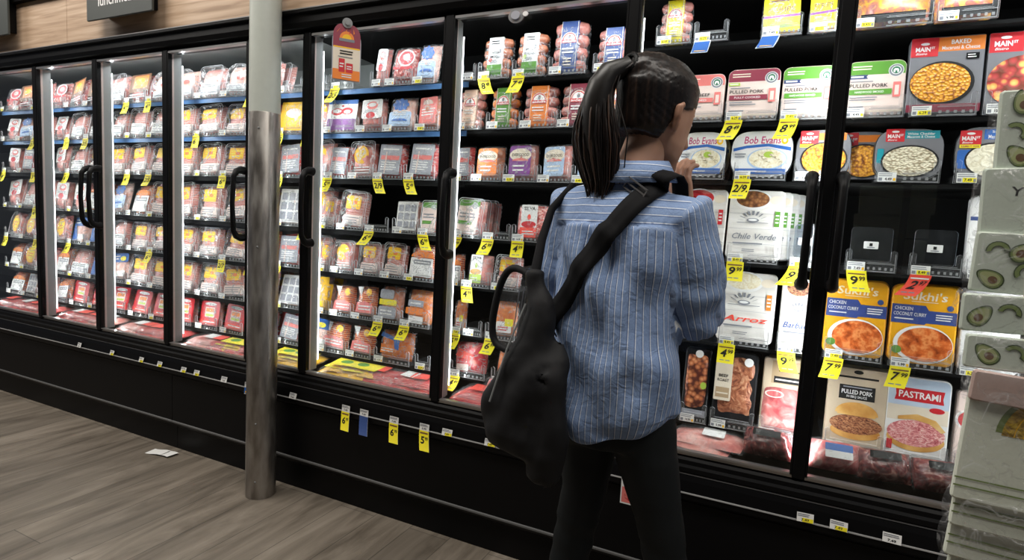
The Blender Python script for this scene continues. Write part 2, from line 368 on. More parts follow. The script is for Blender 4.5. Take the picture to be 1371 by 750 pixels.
# ------------------------------------------------------------------ the refrigerated case
case = empty('refrigerated_display_case', (0, 0, 0))
tag(case, 'long black refrigerated display case with glass doors full of packaged meat', 'display case')
XL, XR = -8.0, 1.6
LEFT_MULL = [-6.84, -6.11, -5.385]
pl = MB()
prof = [(.10, 0), (.024, 0), (.024, .115), (.004, .135), (-.004, .150), (-.004, .395), (.10, .395)]
def extr(mb, prof, x0, x1, mat):
    n = len(prof); vs = [(x0, y, z) for y, z in prof]+[(x1, y, z) for y, z in prof]
    mb.add(vs, [(i, (i+1) % n, n+(i+1) % n, n+i) for i in range(n)]+[tuple(range(n))[::-1], tuple(range(n, 2*n))], mat)
seams = [XL, -4.9, -2.735, -.62, XR]
for a, b_ in zip(seams[:-1], seams[1:]):
    q = MB(); extr(q, prof, a+.0015, b_-.0015, 'black'); q.build('lower_panel', case)
    q = MB(); extr(q, [(-.004, .150), (-.010, .150), (-.010, .156), (-.004, .158)], a+.0015, b_-.0015, flat('dull_edge', (.12, .12, .12), .4)); q.build('panel_edge', case)
q = MB(); extr(q, [(.60, .395), (-.010, .40), (-.024, .412), (-.026, .43), (-.018, .47), (-.010, .492), (-.016, .498), (-.016, .512), (-.006, .518), (-.006, .532), (0, .54), (.03, .545), (.60, .545)], XL, XR, 'black')
q.build('front_sill', case)
q = MB(); extr(q, [(-.0262, .432), (-.0285, .432), (-.0285, .436), (-.0255, .436)], XL, XR, flat('rail_shine', (.45, .45, .45), .3))
extr(q, [(-.0115, .489), (-.0135, .489), (-.0125, .493), (-.0105, .493)], XL, XR, flat('rail_dull', (.10, .10, .10), .35)); q.build('ticket_rail', case)
q = MB(); extr(q, [(.03, .40), (.03, .545), (.60, .545), (.60, .40)], XL, XR, 'blackm'); q.build('deck', case)
q = MB(); q.box(XL, XR, .006, .03, GZ0-.012, GZ0, 'silver'); q.build('sill_strip', case)
q = MB(); extr(q, [(.06, 1.992), (.008, 1.992), (.008, 2.005), (-.02, 2.012), (-.03, 2.03), (-.03, 2.062), (-.045, 2.066), (-.045, 2.079), (.06, 2.079)], XL, XR, 'black')
extr(q, [(-.045, 2.079), (-.0465, 2.076), (-.0465, 2.080), (-.045, 2.081)], XL, XR, 'silver'); q.build('header', case)
q = MB(); q.box(XL, -2.0, .60, .62, .40, 2.079, 'backpanel'); q.build('back_panel', case)
q = MB(); q.box(-2.0, XR, .60, .62, .40, 2.079, 'blackm'); q.build('back_panel', case)
q = MB(); q.box(XL, -2.0, .06, .60, 2.04, 2.079, 'backpanel'); q.box(-2.0, XR, .06, .60, 2.04, 2.079, 'blackm'); q.build('canopy', case)
q = MB(); q.box(XL-.03, XL, 0.03, .62, .40, 2.079, 'black'); q.build('end_panel', case)
q = MB(); q.box(XR, XR+.03, 0.03, .62, .40, 2.079, 'black'); q.build('end_panel', case)
def post(mx, bright):
    q = MB(); q.box(mx-.017, mx+.017, -.006, .018, GZ0-.01, GZ1+.005, 'black', bev=.003)
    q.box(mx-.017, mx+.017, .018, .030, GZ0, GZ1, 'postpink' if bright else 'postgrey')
    q.box(mx-.017, mx+.017, .030, .052, GZ0, GZ1, 'postgrey'); q.box(mx-.012, mx+.012, .052, .072, GZ0, GZ1, 'postwhite' if bright else 'postgrey')
    return q.build('door_post', case)
for i, mx in enumerate(LEFT_MULL+MULL):
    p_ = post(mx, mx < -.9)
    t = MB()
    for s in (-1, 1):
        if mx > -.9 and s < 0: continue
        t.tube([(mx+s*.0148, .076, GZ0+.04), (mx+s*.0148, .076, GZ1-.05)], .0026, 'tubelamp', 8)
    o = t.build('tube_lamp', p_)
# doors: pane, slim frame, handle
HANDLE = {0: None, 1: 'R', 2: 'L', 3: 'R', 4: None, 5: 'L', 6: 'L', 7: 'R', 8: 'L'}
def handle(x, side, parent):
    s = 1
    zc0, zc1 = 1.125, 1.425
    P = [(x, -.004, zc1), (x, -.022, zc1+.002), (x, -.046, zc1-.006), (x, -.060, zc1-.030), (x, -.066, (zc0+zc1)/2), (x, -.060, zc0+.030), (x, -.046, zc0+.006), (x, -.022, zc0-.002), (x, -.004, zc0)]
    q = MB(); q.tube(P, [.019, .018, .0145, .0115, .0105, .0115, .0145, .018, .019], 'black', 12); q.build('handle', parent)
ALLM = LEFT_MULL+MULL
for i in range(len(ALLM)-1):
    a, b_ = ALLM[i]+.0175, ALLM[i+1]-.0175
    d = MB(); t = .006
    for x0, x1, z0, z1 in ((a, a+t, GZ0, GZ1), (b_-t, b_, GZ0, GZ1), (a, b_, GZ0, GZ0+t), (a, b_, GZ1-t*1.6, GZ1)):
        d.box(x0, x1, -.004, .016, z0, z1, 'silver' if z1-z0 < .1 else 'black')
    do = d.build('glass_door', case)
    g = MB(); g.box(a+.004, b_-.004, .004, .008, GZ0+.003, GZ1-.006, MATS['glass']); g.build('glass_pane', do)
    k = i-len(LEFT_MULL)
    if k in HANDLE and HANDLE[k]:
        handle((a+.024 if k < 8 else a+.014) if HANDLE[k] == 'L' else (b_-.012 if k < 7 else b_-.028), HANDLE[k], do)
# shelves
ZL = [1.797, 1.608, 1.408, 1.183, .988, .791, .616]; ZR = [1.87, 1.614, 1.428, 1.164, .892, .609]
for bay in range(9):
    a, b_ = MULL[bay]+.0005, MULL[bay+1]-.0005
    for r_, z in enumerate(ZL if bay < 7 else ZR):
        q = MB(); q.box(a, b_, .155, .585, z-.010, z, 'blackm')
        blue = (bay < 6 and r_ in (0, 1))
        if bay < 6: q.box(a, b_, .150, .155, z-.020, z, 'bluestrip' if blue else 'blackm')
        q.build('shelf', case)
for z in ZL:
    q = MB(); q.box(-6.8, MULL[0]-.02, .155, .585, z-.010, z, 'blackm'); q.build('shelf', case)
# ------------------------------------------------------------------ shelf trays, tickets, sale tags
ORD = ['first', 'second', 'third', 'fourth', 'fifth', 'sixth', 'seventh', 'eighth', 'ninth']
ROW7 = ['top shelf', 'second shelf', 'third shelf', 'fourth shelf', 'fifth shelf', 'sixth shelf', 'seventh shelf']
DOOR = ['far end door', 'second far door', 'third far door', 'door before column', 'door past column', 'arch sign door', 'ponytail door', 'door beyond woman', 'door beside towels']
SHEET = {}
def ticket_mesh(v):
    k = ('ticket', v)
    if k in SHEET: return SHEET[k]
    random.seed(100+v); q = MB(); W_, H_ = .046, .027
    q.box(-W_/2, W_/2, 0, .0012, -H_/2, H_/2, 'paper')
    q.lines(-.021, .020, .001, .0115, 2, 'inkgrey', .2)
    q.rect(-.021, -.012, -.011, -.002, 'inkgrey')
    if v % 3 == 0: q.rect(-.009, .022, -.0125, 0, 'tagyellow')
    q.text(['7.49', '5.99', '10.99', '6.29', '4.49', '14.99', '8.49'][v % 7], .003, -.006, .017, .008, 'ink', .02)
    q.rect(.015, .021, -.011, -.003, 'sticker' if v % 3 else 'inkgrey')
    SHEET[k] = q.mesh('price_ticket'); return SHEET[k]
def tag_mesh(price, seed=0, lean=0, kind='Y'):
    """hanging shelf talker: curls forward at its foot; lean shears it sideways"""
    k = ('tag', price, round(lean, 3), kind)
    if k in SHEET: return SHEET[k]
    q = MB(); W_, H_ = .052, .064
    def bend(v):
        t = -v.z/H_
        return (v.x+lean*t*t*.022+lean*.008*t, v.y-.012*t*t, v.z+.002*t*t)
    q.fn = bend
    base = {'Y': 'tagyellow', 'R': 'tagred', 'B': 'paper'}[kind]
    n = 8; hh = H_ if kind != 'B' else .040
    vs = []
    for s_, yy in ((0, 0.0), (1, .0008)):
        for j in range(n+1):
            for i in range(3): vs.append((-W_/2+W_*i/2, yy, -hh*j/n))
    F = []
    for j in range(n):
        for i in range(2):
            a = j*3+i; F.append((a, a+3, a+4, a+1)); b = a+3*(n+1); F.append((b, b+1, b+4, b+3))
    q.add(vs, F, base)
    if kind == 'B':
        q.rect(-.024, .024, -.038, -.004, 'blue', y=-.0006); q.rect(-.020, .020, -.035, -.018, 'sticker', r=.004, y=-.0010)
        q.lines(-.016, .016, -.016, -.006, 2, 'paper')
    else:
        q.rect(-.022, .022, -.0125, -.0085, 'brown' if kind == 'Y' else 'paper', y=-.0006)
        q.text(price[0] if '/' not in price else price[:-2] if price.endswith('00') else price, -.007 if '/' not in price else 0, -.030, .020 if '/' not in price else .046, .026, 'ink', .025, .15, y=-.0008)
        if '/' not in price: q.text(price[-2:], .014, -.024, .016, .014, 'ink', .025, .15, y=-.0008)
        for x0 in (-.018, .000): q.rect(x0, x0+.014, -.055, -.052, 'inkgrey', y=-.0006)
    SHEET[k] = q.mesh('sale_tag'); return SHEET[k]
def tray_mesh(w_, plate=False):
    w_ = round(w_+.006, 3); k = ('tray', w_, plate)
    if k in SHEET: return SHEET[k]
    q = MB(); x0, x1 = -w_/2, w_/2; pr = min(.016, w_*.18)
    P = [(x0, .002), (x1, .002), (x1, .060)]+[(x1-pr/2+pr/2*math.cos(R(a)), .060+pr/2*math.sin(R(a))) for a in (30, 90, 150)]+[(x1-pr, .060), (x1-pr, .036), (x0+pr, .036), (x0+pr, .060)]
    P += [(x0+pr/2+pr/2*math.cos(R(a)), .060+pr/2*math.sin(R(a))) for a in (30, 90, 150)]+[(x0, .060)]
    n = len(P); y0, y1 = 0, .0025
    # lip as clean quads/tris through triangulated ngon
    q.prism(P, y0, y1, MATS['traypl'], side=MATS['rimplastic'], back=MATS['traypl'])
    q.box(x0, x1, y1, .30, .002, .004, MATS['traypl'])
    for xx in (x0, x1-.002): q.box(xx, xx+.002, y1, .30, .004, .022, MATS['traypl'])
    # moulded ribs on the lip
    a, b_ = x0+w_*.42, x1-.003
    q.box(a, b_, -.002, 0, .003, .006, MATS['trayedge']); q.box(a, b_, -.002, 0, .026, .028, MATS['trayedge'])
    m_ = 5
    for i in range(m_):
        xx = a+(b_-a)*(i+.2)/m_
        q.box(xx, xx+(b_-a)/m_*.42, -.002, 0, .009, .017, MATS['trayedge'])
    q.box(x0+w_*.45, x1-.012, -.002, 0, .030, .0315, MATS['trayedge'])
    for xx in (x0+.003, x1-.005): q.box(xx, xx+.0018, -.0015, 0, .004, .058, MATS['trayedge'])
    if plate:
        P = rr_pts(x0+.012, x1-.012, .03, .135, .012)
        q.prism(P, .030, .033, MATS['backplate'], side=MATS['rimplastic'], back=MATS['backplate'])
        q.rect(-.019, .019, .070, .092, 'paper', r=.002, y=.0290); q.rect(-.004, .004, .078, .087, 'ink', y=.0286); q.rect(-.010, .010, .073, .0755, 'inkgrey', y=.0286)
    SHEET[k] = q.mesh('display_tray'); return SHEET[k]
def link(me, name, parent=None, loc=(0, 0, 0), rot=(0, 0, 0)):
    o = bpy.data.objects.new(name, me); COL.objects.link(o); o.parent = parent; o.location = loc; o.rotation_euler = rot
    return o
TN = [0]
def display_tray(x, z, w_, where, tagtxt=None, plate=False, empty_=False, rng=None, yy=.140):
    rng = rng or random
    o = link(tray_mesh(w_, plate), 'display_tray', None, (x, yy, z))
    TN[0] += 1
    link(ticket_mesh(rng.randrange(9)), 'price_ticket', o, (-w_/2+.026 if w_ > .07 else 0, -.0045, .017), (R(-6), 0, R(rng.uniform(-3, 3))))
    what = 'clear plastic tray'
    if empty_: what = 'empty clear tray'
    if plate: what = 'empty clear tray with backplate'
    if tagtxt:
        kind = 'Y'; t = tagtxt
        if t == 'B': kind, t = 'B', '000'
        elif t[0] == 'R': kind, t = 'R', t[1:]
        lean = rng.choice([-1.2, -.6, 0, .5, 1.0]) if w_ < .15 else rng.choice([-.8, -.4, 0])
        g = link(tag_mesh(t, 0, lean, kind), 'sale_tag', o, (-w_/2+.028 if w_ > .07 else 0, -.007, .004))
        what += {'Y': ', yellow sale tag', 'R': ', red clearance tag', 'B': ', blue talker'}[kind]
    o['label'] = f'{what}, {where}'; o['category'] = 'tray'; o['group'] = 'clear shelf trays in the case'
    return o

# ------------------------------------------------------------------ product faces
def LW(q, w_, h): return (lambda u: -w_/2+u*w_), (lambda v: v*h)
def badge(q, x, z, r, col='dkgreen'):
    q.ell(x, z, r, r, 'white'); q.ell(x, z, r*.92, r*.92, 'inkgrey'); q.ell(x, z, r*.66, r*.66, 'white'); q.ell(x, z+.02*r, r*.55, r*.55, col)
    q.decal([(x-r*.36, z-r*.34), (x-r*.36, z+r*.06), (x-r*.2, z+r*.28), (x+r*.2, z+r*.28), (x+r*.36, z+r*.06), (x+r*.36, z-r*.34), (x+r*.12, z-r*.34), (x+r*.12, z-r*.06), (x-r*.12, z-r*.06), (x-r*.12, z-r*.34)], 'white')
def arch(q, x, z, r, mat='inkgrey'):
    for i in range(9):
        a = R(10+20*i); c, s = math.cos(a), math.sin(a)
        q.decal([(x+r*.62*c-r*.07*s, z+r*.5*s), (x+r*c-r*.09*s, z+r*.8*s), (x+r*c+r*.09*s, z+r*.8*s+.0005), (x+r*.62*c+r*.07*s, z+r*.5*s+.0005)], mat)
    q.ell(x, z+r*.12, r*.42, r*.16, mat); q.ell(x, z+r*.14, r*.30, r*.09, 'white')
    q.rect(x-r*1.05, x+r*1.05, z-r*.08, z-r*.04, mat)
def sunhouse(q, x, z, r, word='aidells'):
    q.ell(x, z, r*1.08, r*1.15, 'cream', a0=0, a1=180); q.ell(x, z, r, r*1.05, 'red', a0=0, a1=180); q.ell(x, z, r*.84, r*.88, 'white', a0=0, a1=180)
    q.ell(x, z+r*.42, r*.22, r*.30, 'inkgrey'); q.ell(x+r*.05, z+r*.62, r*.12, r*.14, 'brown')
    q.rect(x-r*1.12, x+r*1.12, z-r*.42, z+r*.06, 'red', r=r*.1)
    q.text(word, x, z-r*.17, r*2.0, r*.34, 'white', .02)
def mainst(q, x0, z0, s, fam=False):
    q.rect(x0, x0+s, z0, z0+s*.82, 'red', r=s*.04); q.text('MAIN', x0+s*.42, z0+s*.36, s*.66, s*.25, 'white', .03); q.text('ST', x0+s*.86, z0+s*.42, s*.16, s*.13, 'white', .03)
    q.ell(x0+s*.5, z0+s*.64, s*.20, s*.07, 'white'); q.text('Bistro', x0+s*.36, z0+s*.12, s*.5, s*.12, 'white', .01, .3)
    if fam: q.rect(x0, x0+s*.98, z0-s*.2, z0, 'yellow'); q.text('FAMILY SIZE', x0+s*.5, z0-s*.1, s*.84, s*.10, 'maroon', .02)
CARD = {}
def card(fn): CARD[fn.__name__[2:]] = fn; return fn
def pk_base(q, w_, h, band, word, sub, ribbon=None):
    X, Z = LW(q, w_, h)
    P = rr_pts(X(0), X(1), Z(0), Z(1), .020); q.prism(P, 0, .030, 'pinkcream', bev=.003)
    q.decal(rr_pts(X(.01), X(.99), Z(.74), Z(.985), .018, top_only=True), band)
    q.lines(X(.08), X(.5), Z(.82), Z(.92), 2, 'cream', .3)
    badge(q, X(.83), Z(.80), .019)
    if ribbon: q.decal([(X(0.02), Z(.66)), (X(.36), Z(.66)), (X(.33), Z(.70)), (X(.36), Z(.735)), (X(0.02), Z(.735))], ribbon); q.rect(X(.06), X(.28), Z(.685), Z(.715), 'white')
    else: q.rect(X(.02), X(.24), Z(.66), Z(.72), 'lime'); q.lines(X(.04), X(.22), Z(.67), Z(.71), 1, 'white')
    q.text(word, X(.38), Z(.53), w_*.66, h*.07, 'ink', .012)
    q.lines(X(.06), X(.5), Z(.585), Z(.63), 1, 'inkgrey')
    q.rect(X(.05), X(.78), Z(.36), Z(.46), band); q.text(sub, X(.4), Z(.41), w_*.5, h*.04, 'white', .01)
    q.lines(X(.06), X(.6), Z(.24), Z(.33), 2, 'inkgrey'); q.rect(X(.80), X(.93), Z(.30), Z(.58), 'pinklabel'); q.rect(X(.83), X(.90), Z(.34), Z(.52), 'pinkcream')
    q.lines(X(.06), X(.4), Z(.10), Z(.16), 1, 'inkgrey')
    q.rect(X(.02), X(.98), Z(.03), Z(.06), 'cream')
@card
def c_angus(q, w_, h): pk_base(q, w_, h, 'pinklabel', 'ANGUS BEEF', 'SHREDDED')
@card
def c_pulled(q, w_, h): pk_base(q, w_, h, 'maroon', 'PULLED PORK', 'FULLY COOKED')
@card
def c_pulledg(q, w_, h): pk_base(q, w_, h, 'green', 'PULLED PORK', 'HARDWOOD SMOKED', 'ribbon')
def oval_box(q, w_, h, base, d=.035):
    P = [(math.copysign(abs(math.cos(R(a)))**.55, math.cos(R(a)))*w_/2, h/2+math.copysign(abs(math.sin(R(a)))**.62, math.sin(R(a)))*h/2) for a in range(0, 360, 10)]
    q.prism([(p[0]*1.03, h/2+(p[1]-h/2)*1.03) for p in P], .004, d, 'traydark', bev=.003)
    q.prism(P, 0, .006, base, bev=.001); return P
@card
def c_bob(q, w_, h):
    X, Z = LW(q, w_, h); oval_box(q, w_, h, 'white')
    q.text('Bob Evans', X(.5), Z(.80), w_*.60, h*.16, 'magenta', .012, .12); q.ell(X(.86), Z(.78), .010, .011, 'sticker'); q.ell(X(.86), Z(.79), .005, .006, 'cream')
    q.decal([(X(.03), Z(.55)), (X(.25), Z(.62)), (X(.6), Z(.66)), (X(.97), Z(.56)), (X(.97), Z(.64)), (X(.6), Z(.72)), (X(.25), Z(.68)), (X(.03), Z(.62))], 'blue')
    q.ell(X(.60), Z(.38), w_*.33, h*.24, 'paleblue'); q.ell(X(.60), Z(.39), w_*.30, h*.21, 'creamy'); q.ell(X(.62), Z(.48), w_*.08, h*.07, 'lime')
    for i in range(9): q.ell(X(.42+.05*i), Z(.32+.05*((i*7) % 4)), w_*.035, h*.03, 'whitemac')
    q.lines(X(.06), X(.26), Z(.40), Z(.52), 2, 'inkgrey'); q.rect(X(.08), X(.92), Z(.05), Z(.17), 'blue'); q.lines(X(.15), X(.7), Z(.08), Z(.14), 1, 'white')
@card
def c_mac(q, w_, h):
    X, Z = LW(q, w_, h); oval_box(q, w_, h, 'maingrey')
    q.rect(X(.38), X(.90), Z(.78), Z(.93), 'orange'); mainst(q, X(.06), Z(.70), w_*.34, True)
    q.ell(X(.52), Z(.38), w_*.43, h*.36, 'traydark'); q.ell(X(.52), Z(.38), w_*.40, h*.33, 'mac')
@card
def c_teal(q, w_, h):
    X, Z = LW(q, w_, h); oval_box(q, w_, h, 'maingrey')
    q.rect(X(.42), X(.93), Z(.80), Z(.96), 'teal'); q.text('White Cheddar', X(.66), Z(.90), w_*.4, h*.05, 'white', .01); q.text('Macaroni & Cheese', X(.66), Z(.84), w_*.4, h*.05, 'white', .01)
    mainst(q, X(.14), Z(.74), w_*.28); q.rect(X(.03), X(.13), Z(.3), Z(.6), 'teal', r=.004)
    q.ell(X(.52), Z(.34), w_*.43, h*.33, 'traydark'); q.ell(X(.52), Z(.34), w_*.40, h*.30, 'whitemac')
@card
def c_mash(q, w_, h):
    X, Z = LW(q, w_, h); oval_box(q, w_, h, 'maingrey')
    q.rect(X(.40), X(.96), Z(.76), Z(.95), 'blue'); q.text('Signature', X(.68), Z(.90), w_*.34, h*.06, 'white', .01); q.text('Mashed Potatoes', X(.68), Z(.81), w_*.44, h*.07, 'white', .01)
    q.rect(X(.02), X(.26), Z(.2), Z(.56), 'blue', r=.006)
    q.ell(X(.56), Z(.36), w_*.43, h*.34, 'traydark'); q.ell(X(.56), Z(.36), w_*.40, h*.31, 'mash'); q.ell(X(.66), Z(.30), w_*.10, h*.08, 'yellow')
    mainst(q, X(.04), Z(.66), w_*.32, True)
@card
def c_macbig(q, w_, h):
    X, Z = LW(q, w_, h); q.prism(rr_pts(X(0), X(1), Z(0), Z(1), .006), 0, .04, 'maingrey', bev=.002)
    q.rect(X(.38), X(.995), Z(.80), Z(.985), 'orange'); q.text('BAKED', X(.68), Z(.92), w_*.26, h*.06, 'white', .02); q.text('Macaroni & Cheese', X(.68), Z(.845), w_*.5, h*.05, 'white', .01)
    q.rect(X(.005), X(.38), Z(.74), Z(.99), 'red'); mainst(q, X(.04), Z(.75), w_*.31)
    q.ell(X(.46), Z(.38), w_*.44, h*.29, 'traydark'); q.ell(X(.44), Z(.385), w_*.41, h*.26, 'mac'); q.rect(X(0.005), X(.995), Z(.0), Z(.10), 'maroon')
    q.rect(X(.76), X(.93), Z(.68), Z(.76), 'black'); q.lines(X(.78), X(.91), Z(.69), Z(.75), 2, 'white')
@card
def c_potato(q, w_, h):
    X, Z = LW(q, w_, h); q.prism(rr_pts(X(0), X(1), Z(0), Z(1), .006), 0, .04, 'maingrey', bev=.002)
    q.rect(X(.005), X(.5), Z(.74), Z(.99), 'red'); mainst(q, X(.04), Z(.75), w_*.40); q.rect(X(.5), X(.99), Z(.80), Z(.985), 'maroon')
    q.ell(X(.55), Z(.36), w_*.54, h*.33, 'potato')
@card
def c_chile(q, w_, h, word='Chile Verde', col='inkgrey', vc='green', food='beans', corner=.016):
    X, Z = LW(q, w_, h); q.prism(rr_pts(X(0), X(1), Z(0), Z(1), corner), 0, .022, 'woodwhite', bev=.003)
    for v in (.22, .44, .66): q.rect(X(.02), X(.98), Z(v), Z(v+.004), 'greylabel')
    q.ell(X(.42), Z(.86), w_*.34, h*.15, 'white'); q.ell(X(.42), Z(.87), w_*.30, h*.12, food); q.ell(X(.84), Z(.86), w_*.12, h*.06, 'cream')
    arch(q, X(.45), Z(.54), w_*.27); q.text(word, X(.5), Z(.33), w_*.8, h*.085, col, .014, .3)
    q.rect(X(.84), X(.93), Z(.48), Z(.70), vc)
    for v in (.53, .58, .63): q.rect(X(.855), X(.915), Z(v), Z(v+.02), 'white')
    q.lines(X(.12), X(.8), Z(.20), Z(.25), 1, 'inkgrey'); q.lines(X(.3), X(.6), Z(.10), Z(.15), 2, 'inkgrey')
@card
def c_chili(q, w_, h): CARD['chile'](q, w_, h, 'Birria', 'red', 'red', 'redmeat')
@card
def c_arroz(q, w_, h): CARD['chile'](q, w_, h, 'Arroz', 'tagred', 'orange', 'creamy')
@card
def c_barb(q, w_, h): CARD['chile'](q, w_, h, 'Barbacoa', 'navy', 'blue', 'shred')
@card
def c_korean(q, w_, h, word='KOREAN', food='curry', rc='navy'):
    X, Z = LW(q, w_, h); q.prism(rr_pts(X(0), X(1), Z(0), Z(1), .014), 0, .03, 'white', bev=.003)
    q.text('Y', X(.5), Z(.85), w_*.12, h*.07, 'ink', .01); q.rect(X(.02), X(.36), Z(.68), Z(.73), rc); q.text(word, X(.5), Z(.60), w_*.6, h*.055, 'inkgrey', .005)
    q.ell(X(.7), Z(.26), w_*.3, h*.16, 'greylabel'); q.ell(X(.7), Z(.265), w_*.26, h*.135, food); q.lines(X(.2), X(.8), Z(.50), Z(.56), 1, 'greylabel')
@card
def c_thai(q, w_, h): CARD['korean'](q, w_, h, 'THAI', 'creamy', 'dkgreen')
@card
def c_sauce(q, w_, h):
    X, Z = LW(q, w_, h); q.prism(rr_pts(X(0), X(1), Z(0), Z(1), .010), 0, .03, 'pinkcream', bev=.003)
    q.ell(X(.25), Z(.62), w_*.27, h*.14, 'white'); q.ell(X(.25), Z(.62), w_*.22, h*.115, 'red'); q.rect(X(.52), X(.6), Z(.5), Z(.8), 'orange')
    q.ell(X(.3), Z(.30), w_*.16, h*.05, 'curry'); q.lines(X(.55), X(.95), Z(.1), Z(.3), 4)
@card
def c_sukhi(q, w_, h):
    X, Z = LW(q, w_, h); q.prism(rr_pts(X(0), X(1), Z(0), Z(1), .022), 0, .035, 'sukhi', bev=.004)
    q.text("Sukhi's", X(.5), Z(.86), w_*.66, h*.11, 'cream', .014, .1); q.lines(X(.3), X(.7), Z(.775), Z(.795), 1, 'cream', 0)
    q.rect(X(.01), X(.99), Z(.52), Z(.68), 'sukhiblue'); q.decal([(X(.01), Z(.50)), (X(.52), Z(.50)), (X(.64), Z(.60)), (X(.52), Z(.74)), (X(.01), Z(.74))], 'sukhiblue')
    q.text('CHICKEN', X(.19), Z(.69), w_*.28, h*.045, 'white', .012); q.text('COCONUT CURRY', X(.29), Z(.62), w_*.50, h*.045, 'white', .012)
    q.lines(X(.06), X(.42), Z(.54), Z(.575), 1, 'white'); q.lines(X(.68), X(.93), Z(.56), Z(.65), 3, 'white'); q.ell(X(.88), Z(.73), .008, .008, 'navy')
    q.ell(X(.52), Z(.25), w_*.45, h*.24, 'white'); q.ell(X(.55), Z(.25), w_*.41, h*.215, 'curry'); q.ell(X(.13), Z(.16), w_*.08, h*.05, 'leafgreen')
@card
def c_burger(q, w_, h):
    X, Z = LW(q, w_, h); q.prism(rr_pts(X(0), X(1), Z(0), Z(1), .008), 0, .03, 'kraftlt', bev=.002)
    q.ell(X(.5), Z(.95), w_*.08, h*.025, 'ink'); q.lines(X(.16), X(.84), Z(.85), Z(.91), 1, 'ink', 0)
    q.rect(X(.20), X(.80), Z(.60), Z(.78), 'ink'); q.text('PULLED PORK', X(.5), Z(.695), w_*.52, h*.055, 'white', .02); q.text('IN BBQ SAUCE', X(.5), Z(.635), w_*.34, h*.035, 'white', .01); q.lines(X(.26), X(.74), Z(.74), Z(.77), 1, 'greylabel', 0)
    q.ell(X(.52), Z(.20), w_*.42, h*.10, 'bun'); q.ell(X(.52), Z(.29), w_*.44, h*.12, 'shred'); q.ell(X(.52), Z(.42), w_*.36, h*.15, 'bun', a0=0, a1=180); q.rect(X(.2), X(.84), Z(.40), Z(.43), 'bun')
@card
def c_pastrami(q, w_, h):
    X, Z = LW(q, w_, h); q.prism(rr_pts(X(-.02), X(1.02), Z(-.01), Z(1.01), .020), .006, .035, 'traydark', bev=.003)
    q.prism(rr_pts(X(0), X(1), Z(0), Z(1), .018), 0, .012, 'white', bev=.002)
    q.decal(rr_pts(X(.02), X(.98), Z(.5), Z(.98), .015, top_only=True), 'sky'); q.rect(X(.02), X(.98), Z(.45), Z(.64), 'cream')
    q.decal([(X(.12), Z(.70)), (X(.9), Z(.70)), (X(.88), Z(.77)), (X(.9), Z(.86)), (X(.12), Z(.86)), (X(.14), Z(.77))], 'red')
    q.text('PASTRAMI', X(.51), Z(.78), w_*.66, h*.085, 'white', .02); q.ell(X(.8), Z(.62), w_*.12, h*.035, 'red')
    q.ell(X(.5), Z(.24), w_*.46, h*.15, 'bun'); q.ell(X(.5), Z(.31), w_*.46, h*.16, 'pinkshred'); q.decal([(X(.2), Z(.5)), (X(.5), Z(.55)), (X(.8), Z(.50)), (X(.96), Z(.38)), (X(.9), Z(.36)), (X(.7), Z(.45)), (X(.45), Z(.48)), (X(.2), Z(.46))], 'bun')
    q.rect(X(.05), X(.14), Z(.08), Z(.2), 'red')
@card
def c_chunks(q, w_, h):
    X, Z = LW(q, w_, h); q.prism(rr_pts(X(0), X(1), Z(0), Z(1), .012), .004, .035, 'traydark', bev=.004)
    q.pillow(X(.07), X(.93), Z(.12), Z(.93), -.002, .006, MATS['chunkmeat'], amp=.004, nx=16, nz=26, seed=3, pw=6, back=False)
    q.ell(X(.55), Z(.92), .013, .013, 'white', y=-.009); q.rect(X(.05), X(.95), Z(.02), Z(.12), 'greylabel'); q.ell(X(.8), Z(.48), .010, .012, 'lime', y=-.009)
@card
def c_beefroast(q, w_, h):
    X, Z = LW(q, w_, h); q.prism(rr_pts(X(0), X(1), Z(0), Z(1), .020), .004, .035, 'traydark', bev=.004)
    q.pillow(X(.10), X(.95), Z(.12), Z(.95), -.002, .006, MATS['roastmeat'], amp=.006, nx=18, nz=26, seed=5, pw=6, back=False)
    q.prism(rr_pts(X(.02), X(.42), Z(.32), Z(.98), .004), -.010, -.007, 'cream')
    L = -.0105
    q.rect(X(.09), X(.33), Z(.86), Z(.94), 'red', y=L); q.lines(X(.08), X(.34), Z(.76), Z(.84), 0+1, 'inkgrey')
    q.text('BEEF', X(.22), Z(.66), w_*.22, h*.04, 'ink', .012, y=L); q.text('ROAST', X(.22), Z(.60), w_*.27, h*.04, 'ink', .012, y=L)
    q.rect(X(.06), X(.38), Z(.36), Z(.50), 'kraft', y=L); q.rect(X(.08), X(.36), Z(.41), Z(.43), 'cream', y=L-.0004)
    q.ell(X(.78), Z(.88), .014, .014, 'white', y=-.010)
@card
def c_pork(q, w_, h):
    X, Z = LW(q, w_, h); q.prism(rr_pts(X(0), X(1), Z(0), Z(1), .010), .002, .03, 'kraftlt', bev=.003)
    q.pillow(X(.02), X(.98), Z(.02), Z(.62), -.008, .004, MATS['porkslab'], amp=.004, seed=8, pw=6, back=False)
    q.ell(X(.3), Z(.52), w_*.22, h*.05, 'pinkcream', y=-.0095); q.ell(X(.3), Z(.52), w_*.18, h*.038, 'porkslab', y=-.0099)
    q.rect(X(.2), X(.99), Z(.66), Z(.96), 'kraft'); q.ell(X(.6), Z(.9), w_*.07, h*.02, 'ink'); q.lines(X(.36), X(.86), Z(.81), Z(.85), 1, 'ink', 0); q.rect(X(.26), X(.99), Z(.67), Z(.755), 'ink'); q.lines(X(.3), X(.92), Z(.69), Z(.735), 1, 'white', 0)
